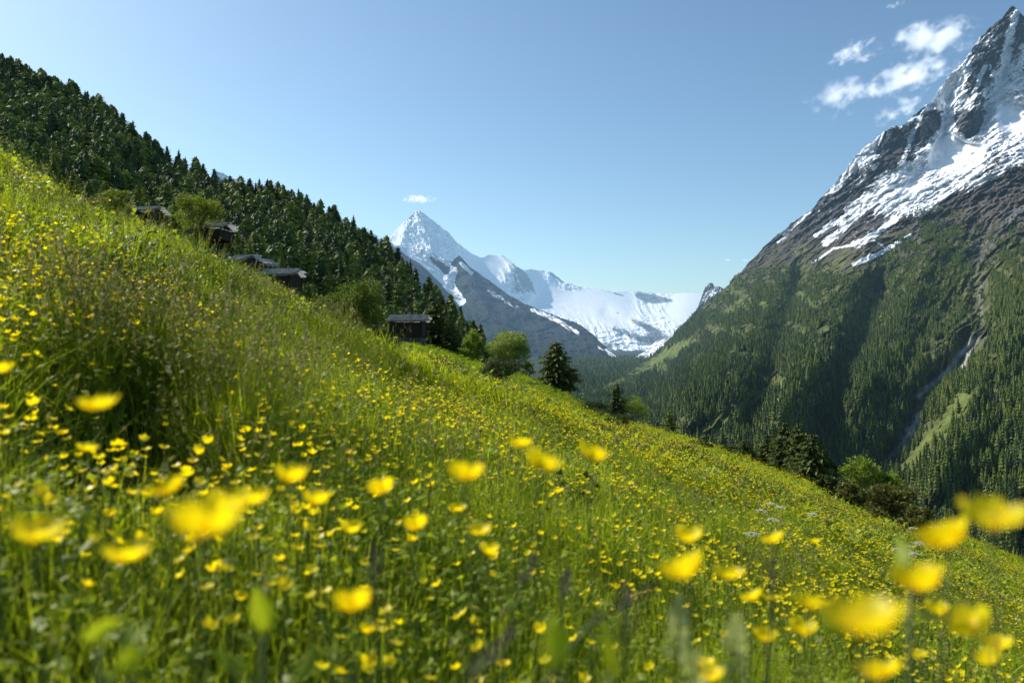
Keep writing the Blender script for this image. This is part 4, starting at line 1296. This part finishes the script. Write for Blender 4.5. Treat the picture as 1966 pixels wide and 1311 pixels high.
meadow_scatter('coarse_tussocks', 'coarse tussocks on the uphill bank, coloured darker to add its shade', 4.2, 24, 9000, tus, [.6, .4], .7, 1.25,
               dens=lambda x, Y, px: np.clip((fbm(v3(x * .55, Y * .45, 12.), 3) > .06 + .12 * sstep(500, 900, px)) * (1 - .75 * sstep(650, 1000, px)) + 1.3 * np.exp(-((px - 480) / 130) ** 2 - ((Y - 9.5) / 2.2) ** 2) + 1.2 * np.exp(-((px - 190) / 110) ** 2 - ((Y - 7.2) / 1.3) ** 2) + 1.0 * np.exp(-((px - 650) / 70) ** 2 - ((Y - 15) / 2.5) ** 2), 0, 1), smul=lambda x, Y, px: 1 + .4 * sstep(8, 16, Y))  # dark-coloured tussocks packed densest where the bank should look shadowed
meadow_scatter('far_slope_grass', 'short grass along the far edge of the meadow', 66, 175, 20000, E_src, [.6, .4], .6, 1.1, dens=lambda x, Y, px: 1 - terrace(x, Y, px))
# long overhanging grass round the dark hollow
tall = [src('long_grass', tuft(51, 40, .09, .46, .0032, .55, seeds=1), GM), src('long_seeding_grass', tuft(52, 26, .10, .42, .003, .4, seeds=12), GM)]
tp = []
for (cx_, cy_, n, sx, sy) in ((250, 3.35, 50, 80, .10), (430, 2.9, 60, 60, .35), (140, 3.0, 24, 50, .2), (560, 7.5, 30, 60, .6), (420, 9, 50, 90, .6), (180, 8, 40, 80, .6), (700, 11, 40, 60, .8), (860, 3.8, 26, 260, .9), (1480, 4.9, 44, 60, .3), (1850, 5.9, 50, 60, .35), (665, 8.0, 40, 20, .5), (500, 3.8, 60, 130, .6)):
    for i in range(n):
        px = cx_ + rng.normal(0, sx); Y = cy_ + rng.normal(0, sy); tp.append(ground(px, Y))
scatter('long_grass', 'long overhanging grass around the dark hollow', 'grass', np.array(tp), rng.uniform(.7, 1.15, len(tp)), rng.uniform(0, 6.28, len(tp)), rng.integers(0, 2, len(tp)), tall, .1)

# ------------------------------------------------------------------ buttercups


def petal_mesh(ang, r=.0140, w=.0185, cup=.55, seed=0):
    rr = np.random.default_rng(seed)
    V = []
    nr_, nc_ = 5, 5
    for i in range(nr_):
        t = i / (nr_ - 1)
        wd = w * math.sin(min(1, t * 1.15 + .12) * math.pi * .72) * (1 if t < .9 else .72)
        rad = .0012 + r * (t ** .9)
        z = cup * r * t ** 1.6 + rr.normal(0, .0003)
        for j in range(nc_):
            s = j / (nc_ - 1) * 2 - 1
            V.append((rad * (1 - .06 * s * s), s * wd * .5, z + .0016 * s * s + (.0006 if t > .95 and abs(s) < .3 else 0)))
    V = np.array(V)
    c, s_ = math.cos(ang), math.sin(ang)
    V = V @ np.array([[c, s_, 0], [-s_, c, 0], [0, 0, 1]])
    return V, grid_faces(nr_, nc_)


def core_piece():
    b = MB(); r = np.random.default_rng(3)
    b.tube([(0, 0, 0), (0, 0, .0022), (0, 0, .004)], [.0022, .0024, .001], 8, .4)
    for i in range(22):
        a, q = r.uniform(0, 6.28), r.uniform(.0018, .0042)
        b.tube([(math.cos(a) * q * .5, math.sin(a) * q * .5, .001), (math.cos(a) * q, math.sin(a) * q, r.uniform(.004, .0062))], [.0002, .00055], 4, r.uniform(.4, 1))
    return b


def stem_mesh(h, bx, by, leaf=True, seed=0):
    r = np.random.default_rng(seed)
    b = MB()
    pts = np.array([(bx * (1 - t) ** 1.4 * 1.0, by * (1 - t) ** 1.4, -h * (1 - t)) for t in np.linspace(0, 1, 8)])
    pts[1:-1, :2] += r.normal(0, .004, (6, 2))
    b.tube(pts, np.linspace(.0014, .0009, 8), 5, .5)
    l = MB()
    if leaf:
        for k in (2, 4, 5):
            a = r.uniform(0, 6.28)
            for j in (-.5, 0, .5):
                f = np.array([math.cos(a + j), math.sin(a + j), .5]); s = np.array([-f[1], f[0], 0]) * .0028
                L = .03 * r.uniform(.6, 1.1)
                l.add(np.array([pts[k], pts[k] + f * L * .5 + s, pts[k] + f * L, pts[k] + f * L * .5 - s]), None, [[0, 1, 2, 3]], r.random())
    return b, l


pet_meshes = []
for cup in (.35, .6, .9):
    L = []
    for i in range(5):
        V, Fc = petal_mesh(i / 5 * 2 * np.pi, cup=cup, seed=i)
        L.append(mesh_np('petal', V, [Fc], [M_petal], True, {'tone': np.full(len(V), .3 + .1 * i)}))
    pet_meshes.append(L)


def corolla(cup, seed=0):
    b = MB()
    for i in range(5):
        V, Fc = petal_mesh(i / 5 * 2 * np.pi + .1 * i, cup=cup, seed=seed + i)
        b.add(V, None, Fc, .3 + .1 * i)
    return b


cor_meshes = [corolla(c, 5).mesh('petals', [M_petal], True) for c in (.3, .55, .85, 1.2)]
core_mesh = core_piece().mesh('flower_centre', [M_core], True)
stems_ = []
for i in range(5):
    a, l = stem_mesh(.46, rng.normal(0, .05), rng.normal(0, .05), True, i)
    a.add(np.vstack(l.V), None, np.vstack(l.Q), .6, 1)
    stems_.append(a.mesh('stem', [M_stem, M_herb], True))


def buttercup(p, size, cup, tilt, az, label, group, full, s=1.0, stem=None, parts=True):
    o = thing('buttercup', label, 'flower', p, 0, group)
    o.scale = (s, s, s)
    head = None
    rot = Euler((tilt, 0, az))
    L = list(pet_meshes[cup]) if full else [cor_meshes[cup]]
    for m in L:
        q = ob('petal' if full else 'petals', m, o); q.rotation_euler = rot; q.scale = (size,) * 3
    q = ob('flower_centre', core_mesh, o); q.rotation_euler = rot; q.scale = (size,) * 3
    st = ob('stem', stems_[stem if stem is not None else int(rng.integers(0, 5))], o); st.rotation_euler = (0, 0, rng.uniform(0, 6.28))
    st.scale = (1, 1, max(.3, (p[2] - float(meadow_z(p[0], p[1])) + .03) / (.46 * s)))
    return o


NAMED = [(1660, 1210, 140, 'largest blurred buttercup low on the right'), (1905, 1008, 108, 'huge blurred buttercup at the right edge, upper of the touching pair'), (1822, 1050, 92, 'huge blurred buttercup at the right edge, lower left of the touching pair'),
         (1770, 1132, 88, 'wide wing-shaped blurred buttercup below the touching pair on the right'), (1868, 1214, 78, 'blurred buttercup right of the largest one'), (1916, 1243, 52, 'smaller blurred buttercup above its twin in the lower right corner'),
         (1907, 1272, 48, 'smaller blurred buttercup beneath its twin in the lower right corner'), (1556, 1168, 64, 'blurred buttercup touching the upper left of the largest one'), (1540, 1218, 50, 'blurred buttercup hanging left of the largest one'),
         (1320, 1108, 80, 'drooping blurred buttercup with a pointed lower petal, right of centre'), (1400, 1110, 54, 'tilted buttercup close right of the drooping one'), (1447, 1150, 42, 'left of two small buttercups side by side below the tilted one'), (1478, 1152, 32, 'right of two small buttercups side by side below the tilted one'),
         (1322, 1040, 50, 'round buttercup standing above the drooping one'), (1487, 1040, 44, 'cup-shaped buttercup over the dark grass gap on the right'), (1562, 1042, 24, 'small flat buttercup right of the cup-shaped one'),
         (1131, 882, 56, 'slanting buttercup, rightmost of the upper group in the middle'), (1033, 900, 66, 'big square-looking buttercup in the upper group in the middle'), (998, 858, 42, 'highest buttercup of the upper group in the middle'), (890, 922, 68, 'big tilted buttercup left in the upper group in the middle'),
         (880, 980, 32, 'small buttercup just under the big tilted one'), (733, 948, 50, 'bowl-shaped buttercup between the two large tilted ones'), (560, 925, 60, 'pale yellow buttercup left of the bowl-shaped one'), (608, 968, 50, 'flat buttercup below the pale yellow one'),
         (675, 1022, 38, 'soft buttercup left of centre, under the flat one'), (799, 1017, 46, 'ragged buttercup under the bowl-shaped one'), (921, 1025, 44, 'flattened buttercup under the small one in the middle'), (940, 1063, 36, 'little buttercup below the flattened one'),
         (385, 1030, 125, 'largest blurred buttercup on the left, lower end of the yellow cluster'), (440, 985, 80, 'blurred buttercup in the middle of the yellow cluster on the left'), (487, 968, 56, 'blurred buttercup at the upper right end of the yellow cluster'), (325, 945, 72, 'blurred buttercup up left of the yellow cluster'),
         (243, 1077, 82, 'blurred buttercup left of the yellow cluster'), (73, 1035, 90, 'blurred buttercup near the left edge'), (188, 786, 70, 'flat buttercup floating before the dark hollow'), (166, 866, 40, 'buttercup under the flat one before the dark hollow'), (0, 717, 44, 'blurred buttercup cut by the left edge'),
         (1468, 1231, 42, 'lone buttercup low between the pale spikes and the largest one'), (1690, 1300, 84, 'buttercup cut by the bottom edge under the largest one'), (1800, 1178, 42, 'cup-shaped buttercup under the wing-shaped one'), (570, 1055, 26, 'small round buttercup right of the yellow cluster'),
         (680, 1172, 74, 'dim orange-yellow blurred buttercup low in the middle left'), (1363, 1302, 56, 'buttercup cut by the bottom edge beneath the pale spikes'), (1352, 1278, 40, 'whitish-lit buttercup just above the bottom edge'), (1764, 1262, 34, 'small buttercup right of the largest one near the bottom'), (1072, 945, 22, 'tiny round buttercup under the big square-looking one')]
for i, (px, py, wd, lab) in enumerate(NAMED):
    Y = 46.0 / wd
    p = at(px, py, Y)
    tilt = rng.uniform(-.55, .15)
    buttercup(p, 1.12, int(rng.integers(1, 3)), tilt if i not in (0, 28) else -.15, float(rng.normal(.2, .7)), lab, 'large blurred buttercups in front', True, 1.0, int(rng.integers(0, 5)))


def flower_mask(x, Y, px):
    f = fbm(v3(x * .9, Y * .7, 2.), 3)
    g_ = .50 + 2.0 * f
    L = np.exp(-(((px - 200) / 330) ** 2)) * np.exp(-((Y - 1.8) / 1.0) ** 2) * 1.5 + np.exp(-(((px - 80) / 260) ** 2)) * np.exp(-((Y - 4.2) / 1.3) ** 2) * 1.4
    return np.clip(g_ + L, .06, 1) * pit(x, Y, px) * (1 - .85 * sstep(5.0, 6.8, Y) * (1 - sstep(560, 900, px)))


cnt = 0
while cnt < 250:
    x, Y, px = band(1.2, 4.8, 1, -60, 2020)
    if Y[0] < 1.1 or rng.random() > flower_mask(x, Y, px)[0]: continue
    if px[0] > 1100 and Y[0] < 1.6 and rng.random() < .5: continue
    g = ground(px[0], Y[0])
    h = rng.uniform(.27, .37) * (1.0 if Y[0] > 1.5 else .92)
    g[2] += h
    pyv = CY - F * g[2] / g[1]
    if pyv > 1330: continue
    buttercup(g, 1.0, int(rng.integers(0, 4)), rng.uniform(-.5, .45), rng.uniform(-1.5, 1.5), 'small glossy buttercup open among the grass of the near meadow', 'buttercups in the near meadow', False, rng.uniform(.68, .98), parts=False)
    cnt += 1


def flower_src(nm, seed, heads, spread, size, h, lod=1):
    r = np.random.default_rng(seed)
    b = MB()
    for i in range(heads):
        ox, oy = (r.normal(0, spread), r.normal(0, spread)) if heads > 1 else (0, 0)
        hh = h * r.uniform(.85, 1.12)
        T_ = np.array(Euler((r.uniform(-.6, .6), r.uniform(-.6, .6), r.uniform(0, 6.28))).to_matrix())
        cup = r.uniform(.3, .9)
        for k in range(5):
            a = k / 5 * 6.283
            c, s = math.cos(a), math.sin(a)
            V = np.array([(0, 0, 0), (.6, .5, cup * .45), (1.05, 0, cup), (.6, -.5, cup * .45)]) * .0135 * size
            V = V @ np.array([[c, s, 0], [-s, c, 0], [0, 0, 1]]) @ T_.T + [ox, oy, hh]
            b.add(V, None, [[0, 1, 2, 3]], r.uniform(.2, 1))
        b.tube([(ox + r.normal(0, .03), oy + r.normal(0, .03), 0), (ox, oy, hh)], [.0012 * size] * 2, 3, .5, 1, False)
    return src(nm, b, [M_petal, M_stem])


F1 = [flower_src('buttercup_small_%s' % c, 70 + i, 1, 0, .92, .32) for i, c in enumerate('abcd')]
F2 = [flower_src('buttercup_spray_%s' % c, 80 + i, 5, .25, 1.1, .34) for i, c in enumerate('abc')]
F3 = [flower_src('buttercup_drift_%s' % c, 90 + i, 14, .8, 1.9, .38) for i, c in enumerate('abc')]


def flower_field(name, label, y0, y1, n, srcs, s0, s1, mask):
    x, Y, px = band(y0, y1, n, -200, 2200)
    k = rng.random(n) < mask(x, Y, px)
    x, Y = x[k], Y[k]
    scatter(name, label, 'flowers', np.stack([x, Y, meadow_z(x, Y)], -1), rng.uniform(s0, s1, len(x)), rng.uniform(0, 6.28, len(x)), rng.integers(0, len(srcs), len(x)), srcs, .08)


flower_field('buttercup_meadow', 'countless small buttercups dotting the near meadow', 1.15, 12, 24000, F1, .8, 1.12, flower_mask)
flower_field('buttercup_slope', 'countless tiny buttercups over the middle slope', 12, 36, 15000, F2, .8, 1.1, lambda x, Y, px: np.clip(.55 + 1.1 * fbm(v3(x * .25, Y * .2, 3.), 3), .1, 1) * (1 - .85 * (1 - sstep(420, 640, px))))
flower_field('buttercup_far_slope', 'yellow drifts of buttercups on the far slope', 36, 110, 11000, F3, .8, 1.1, lambda x, Y, px: np.clip(.45 + 1.1 * fbm(v3(x * .08, Y * .06, 3.), 3), .05, 1) * sstep(900, 1250, px + 200 * (Y < 50)))

# ------------------------------------------------------------------ other single plants


def umbel(px, py, Y, label, seed=0, s=1.0):
    r = np.random.default_rng(seed)
    h = .55
    p = at(px, py, Y); 
    o = thing('cow_parsley', label, 'flower', p, r.uniform(0, 6.28), 'white umbels in the meadow')
    b = MB()
    for i in range(34):
        a, q = r.uniform(0, 6.28), .036 * s * math.sqrt(r.random())
        c = np.array([math.cos(a) * q, math.sin(a) * q, -.25 * q + r.normal(0, .002)])
        for k in range(5):
            t = r.uniform(0, 6.28); u = np.array([math.cos(t), math.sin(t), r.normal(0, .3)]) * .0042 * s; v = np.array([-u[1], u[0], 0]) * .6
            b.add(np.array([c, c + u + v, c + 2 * u, c + u - v]), None, [[0, 1, 2, 3]], r.random())
    ob('floret_cluster', b.mesh('floret_cluster', [M_white]), o)
    w_ = MB()
    w_.tube([(r.normal(0, .04), r.normal(0, .04), -h), (0, 0, -h * .5), (0, 0, -.03)], [.0028, .0024, .002], 6)
    for i in range(12):
        a = i / 12 * 6.28; q = .03 * s
        w_.tube([(0, 0, -.03), (math.cos(a) * q, math.sin(a) * q, -.006)], [.0008, .0006], 3)
    ob('stem', w_.mesh('stem', [M_stem], True), o)
    return o


UM = [(1480, 965, 7.5), (1462, 978, 7.3), (1497, 972, 7.8), (1484, 995, 6.6), (1755, 1012, 8.5), (1772, 1022, 8.2), (1797, 1010, 8.6), (1815, 1008, 8.8), (1742, 1046, 7.2), (1765, 1040, 7.4), (1722, 1052, 7.0), (1752, 1060, 6.6), (1446, 1022, 5.6), (1560, 985, 8.0), (68, 588, 4.6), (125, 575, 5.0), (285, 572, 5.2), (300, 590, 5.0)]
UL = ['white umbel highest in the small group right of the middle', 'white umbel at the left of the small group right of the middle', 'white umbel at the right of the small group right of the middle', 'white umbel lowest under the small group right of the middle',
      'white umbel at the upper left of the cluster by the meadow edge', 'white umbel in the centre of the cluster by the meadow edge', 'white umbel against the dark wood, left of two', 'white umbel against the dark wood, right of two', 'white umbel on the left side of the cluster by the meadow edge, lower row', 'white umbel in the lower row of the cluster, beside the blurred pair',
      'white umbel farthest left of the cluster by the meadow edge', 'lowest white umbel of the cluster by the meadow edge', 'single faint white umbel above the dark grass gap', 'single white umbel between the small group and the meadow edge', 'white umbel on the uphill side near the left edge', 'white umbel on the uphill side, right of the one near the left edge',
      'upper of two white umbels under the dark bank', 'lower of two white umbels under the dark bank']
for i, ((a, b, Y), l) in enumerate(zip(UM, UL)):
    umbel(a, b, Y, l, i, 1.5)


def spike(px, py, Y, hh, label, seed, mat, name='plantain', cat='plant', wd=.006, lean=0., group=None):
    r = np.random.default_rng(seed)
    o = thing(name, label, cat, at(px, py, Y), 0, group)
    b = MB()
    for i in range(90):
        t = r.random(); a = r.uniform(0, 6.28)
        q = wd * math.sin(min(1, .15 + t * .9) * math.pi) ** .6
        c = np.array([math.cos(a) * q + lean * t * hh, math.sin(a) * q, (t - 1) * hh])
        u = np.array([math.cos(a), math.sin(a), .6]) * wd * .7; v = np.array([-u[1], u[0], 0]) * .5
        b.add(np.array([c - u * .3, c + v, c + u, c - v]), None, [[0, 1, 2, 3]], r.random())
    ob('flower_spike', b.mesh('flower_spike', [mat]), o)
    s = MB(); s.tube([(-lean * .2 + r.normal(0, .02), r.normal(0, .02), -.45), (0, 0, -hh), (lean * hh, 0, -.004)], [.002, .0016, .001], 5)
    ob('stem', s.mesh('stem', [M_stem], True), o)


SP = [(718, 1045, .62, .042, 'dark blurred flower spike left of centre', 0), (1000, 1062, .75, .03, 'dark leaning spike beneath the flattened buttercup', .5), (1200, 1118, .60, .05, 'brown blurred spike in the lower middle', 0), (1482, 1072, .9, .05, 'brown upright spike over the dark grass gap', 0), (1130, 1118, .65, .035, 'dark horizontal-looking spike left of the brown one', 1.6),
      (905, 1208, .5, .03, 'dark soft spike near the bottom middle', .9), (1080, 1092, .8, .03, 'grey spike under the middle of the meadow', .2), (655, 1290, .5, .03, 'dark spike at the bottom, left of centre', .1)]
for i, (a, b, Y, hh, lab, ln) in enumerate(SP):
    spike(a, b, Y, hh, lab, i, M_dark, wd=.0045, lean=ln)
for i, (a, b, Y, lab) in enumerate([(1300, 1150, .62, 'pale yellowish leafy flower spike right of the brown spike'), (1412, 1185, .60, 'pale yellowish leafy flower spike left of the lone low buttercup'), (1335, 1255, .52, 'pale leafy spike at the bottom edge beside the whitish-lit buttercup')]):
    spike(a, b, Y, .05, lab, 60 + i, M_pale, 'yellow_rattle', 'plant', .0075)


def big_leaf(px, py, Y, L, W, az, tilt, label, seed, mat=None):
    r = np.random.default_rng(seed)
    o = thing('broadleaf_plant', label, 'plant', at(px, py, Y), 0)
    for k in range(3):
        V = []
        for i in range(7):
            t = i / 6
            w_ = W * math.sin(math.pi * min(1, .08 + t * .92)) ** .8
            for j in range(5):
                s = j / 2 - 1
                V.append((s * w_ / 2, 0.01 * (1 - s * s) * 1 + .25 * L * t * t, L * (t - .5)))
        V = np.array(V)
        M = np.array(Euler((tilt + k * .5, r.normal(0, .4), az + k * 2.1)).to_matrix())
        me_ = mesh_np('leaf', V @ M.T * (1 if k == 0 else .75) + (0 if k == 0 else np.array([r.normal(0, .02), .02, -.05])), [grid_faces(7, 5)], [mat or M_herb], True, {'tone': np.full(len(V), .7)})
        ob('leaf', me_, o)
    s = MB(); s.tube([(0, .03, -.42), (0, .01, -.2), (0, 0, -L * .4)], [.003, .0028, .002], 6); ob('stem', s.mesh('stem', [M_stem], True), o)


big_leaf(1072, 1240, .36, .024, .012, .3, -.2, 'large soft green leaf low in the centre', 1)
big_leaf(250, 1272, .48, .022, .016, .8, .5, 'bright round leaf at the bottom left', 2)
big_leaf(190, 1210, .52, .026, .014, -.6, -.5, 'dark broad leaf above the bright round one at the bottom left', 3)
big_leaf(505, 1180, .65, .04, .02, .4, .3, 'small blurred leaf under the yellow cluster', 4)
big_leaf(1170, 1262, .40, .022, .006, -.4, .1, 'narrow green leaf right of the large soft one', 5)
big_leaf(1750, 1085, .6, .03, .02, 1.2, .4, 'small leaf among the blurred flowers on the right', 6)


def weed(px, Y, h, label, seed):
    r = np.random.default_rng(seed)
    o = thing('tall_weed', label, 'plant', ground(px, Y), 0)
    s = MB(); l = MB()
    s.tube([(0, 0, -.05), (.01, 0, h * .5), (r.normal(0, .03), 0, h)], [.004, .003, .001], 5)
    for i in range(16):
        z = h * (.25 + .75 * i / 16); a = r.uniform(0, 6.28); L = .09 * (1.2 - i / 18)
        tip = np.array([math.cos(a) * L, math.sin(a) * L, z + L * .7])
        s.tube([(0.005, 0, z), tip], [.0015, .0008], 3)
        for k in range(5):
            q = np.array([0.005, 0, z]) * (1 - k / 5) + tip * (k + 1) / 5; d = r.normal(0, 1, 3) * .016; e = np.cross(d, r.normal(0, 1, 3)); e = e / np.linalg.norm(e) * .006
            l.add(np.array([q, q + d * .5 + e, q + d, q + d * .5 - e]), None, [[0, 1, 2, 3]], r.random())
    ob('stem', s.mesh('stem', [M_stem], True), o); ob('leaves', l.mesh('leaves', [M_herb]), o)


weed(12, 9.0, .62, 'tall spindly weed standing on the bank at the left edge', 1)
weed(24, 8.2, .42, 'shorter spindly weed right of the tall one at the left edge', 2)
weed(1176, 14, .42, 'lone dark weed in the middle meadow below the light green tree', 3)

# ------------------------------------------------------------------ clouds


def cloud(px, py, Y, wpx, hpx, label, seed, dens=.006, ang=0., thr=.5, name='cloud'):
    W, H = wpx / F * Y / 2, hpx / F * Y / 2
    import bmesh
    bm = bmesh.new(); bmesh.ops.create_icosphere(bm, subdivisions=3, radius=1.0)
    me_ = bpy.data.meshes.new(name); bm.to_mesh(me_); bm.free()
    m, nt, out = new_mat('cloud_vapour')
    tc = N(nt, 'ShaderNodeTexCoord')
    ad = N(nt, 'ShaderNodeVectorMath', operation='MULTIPLY_ADD'); ad.inputs[1].default_value = (max(1, W / H * .8), 1.0, 1.0); ad.inputs[2].default_value = (seed * 3.7, seed * 1.3, 0)
    nt.links.new(tc.outputs['Object'], ad.inputs[0])
    nz = N(nt, 'ShaderNodeTexNoise', i_Scale=2.1, i_Detail=7.0, i_Roughness=.66)
    nt.links.new(ad.outputs[0], nz.inputs['Vector'])
    ln = N(nt, 'ShaderNodeVectorMath', operation='LENGTH'); nt.links.new(tc.outputs['Object'], ln.inputs[0])
    fo = N(nt, 'ShaderNodeMapRange', n_1=.1, n_2=1.0, n_3=.13, n_4=-.26); nt.links.new(ln.outputs['Value'], fo.inputs[0])
    su = N(nt, 'ShaderNodeMath', operation='ADD'); nt.links.new(nz.outputs['Fac'], su.inputs[0]); nt.links.new(fo.outputs[0], su.inputs[1])
    mr = N(nt, 'ShaderNodeMapRange', n_1=thr, n_2=thr + .22, n_3=0., n_4=dens); nt.links.new(su.outputs[0], mr.inputs[0])
    vs = N(nt, 'ShaderNodeVolumePrincipled'); vs.inputs['Color'].default_value = (1, 1, 1, 1); vs.inputs['Anisotropy'].default_value = .35
    nt.links.new(mr.outputs[0], vs.inputs['Density'])
    vs.inputs['Emission Color'].default_value = (.80, .84, .92, 1)
    em = N(nt, 'ShaderNodeMath', operation='MULTIPLY', n_1=.55); nt.links.new(mr.outputs[0], em.inputs[0]); nt.links.new(em.outputs[0], vs.inputs['Emission Strength'])  # added glow brightens the vapour in place of light scattered inside it
    nt.links.new(vs.outputs[0], out.inputs['Volume'])
    me_.materials.append(m)
    o = ob(name, me_); o.location = at(px, py, Y); o.scale = (W, max(H, W * .45), H); o.rotation_euler = (0, R(-ang), 0)
    tag(o, label, 'cloud')
    return o


for i, c in enumerate([(1795, 72, 190, 78, 'brightest puffy cloud beside the upper mountain edge', 8, .56), (1636, 98, 125, 40, 'small slanting wisp left of the brightest cloud', 30, .58), (1660, 110, 50, 26, 'tiny puff under the slanting wisp', 10, .56),
                       (1742, 148, 215, 62, 'long slanting cloud in the middle of the group', 16, .56), (1608, 186, 118, 78, 'ragged lowest left cloud of the group', 30, .57), (1735, 208, 110, 52, 'faint cloud touching the mountain ridge', 25, .58), (802, 382, 62, 17, 'little flat white cloud above the snow pyramid', 0, .53),
                       (1715, 10, 60, 18, 'faint wisp at the top edge of the sky', 12, .60), (1398, 499, 26, 7, 'left of two tiny clouds low in the sky by the mountain', 0, .56), (1430, 500, 26, 7, 'right of two tiny clouds low in the sky by the mountain', 0, .56)]):
    cloud(c[0], c[1], 7000 if c[1] < 300 else 16000, c[2] * 1.8, c[3] * 1.65, c[4], i + 1, dens=.009 if c[1] < 300 else .006, ang=c[5], thr=c[6] - .06)
# ------------------------------------------------------------------ world, sun, camera
SUN_AZ, SUN_EL = -58.0, 40.0     # degrees from the view axis (negative: to the left), height
w = bpy.data.worlds.new('World'); sc.world = w; w.use_nodes = True
nt = w.node_tree; nt.nodes.clear()
out = nt.nodes.new('ShaderNodeOutputWorld')
bg = nt.nodes.new('ShaderNodeBackground'); bg.inputs['Strength'].default_value = .158
sky = nt.nodes.new('ShaderNodeTexSky'); sky.sky_type = 'NISHITA'; sky.sun_disc = False
sky.sun_elevation = R(SUN_EL); sky.sun_rotation = R(SUN_AZ)
sky.altitude = 1800; sky.air_density = 1.0; sky.dust_density = 4.0; sky.ozone_density = 1.0
tn = N(nt, 'ShaderNodeMix', data_type='RGBA', blend_type='MULTIPLY'); tn.inputs['Factor'].default_value = 1; tn.inputs['B'].default_value = (.82, .985, .985, 1)
nt.links.new(sky.outputs[0], tn.inputs['A']); nt.links.new(tn.outputs['Result'], bg.inputs[0]); nt.links.new(bg.outputs[0], out.inputs[0])
sl = bpy.data.lights.new('sun', 'SUN'); sl.energy = 5.0; sl.angle = R(.53); sl.color = (1, .945, .86)
so = ob('sun', sl)
d = Vector((math.sin(R(SUN_AZ)) * math.cos(R(SUN_EL)), math.cos(R(SUN_AZ)) * math.cos(R(SUN_EL)), math.sin(R(SUN_EL))))
so.rotation_euler = d.to_track_quat('Z', 'Y').to_euler()

cam = bpy.data.cameras.new('camera'); cam.lens = 28; cam.sensor_width = 36; cam.clip_start = .02; cam.clip_end = 90000
cam.dof.use_dof = True; cam.dof.focus_distance = 22.0; cam.dof.aperture_fstop = 3.4; cam.dof.aperture_blades = 0
co = ob('camera', cam); co.rotation_euler = (R(90), 0, 0)
sc.camera = co
sc.render.engine = 'CYCLES'
sc.view_settings.view_transform = 'Standard'; sc.view_settings.look = 'None'; sc.view_settings.exposure = 0; sc.view_settings.gamma = 1
cy = sc.cycles
cy.max_bounces = 4; cy.diffuse_bounces = 2; cy.glossy_bounces = 1; cy.transmission_bounces = 3; cy.transparent_max_bounces = 8; cy.volume_bounces = 1
cy.caustics_reflective = False; cy.caustics_refractive = False
cy.use_denoising = True
cy.use_adaptive_sampling = True; cy.adaptive_threshold = .035; cy.adaptive_min_samples = 24
cy.sample_clamp_indirect = 6
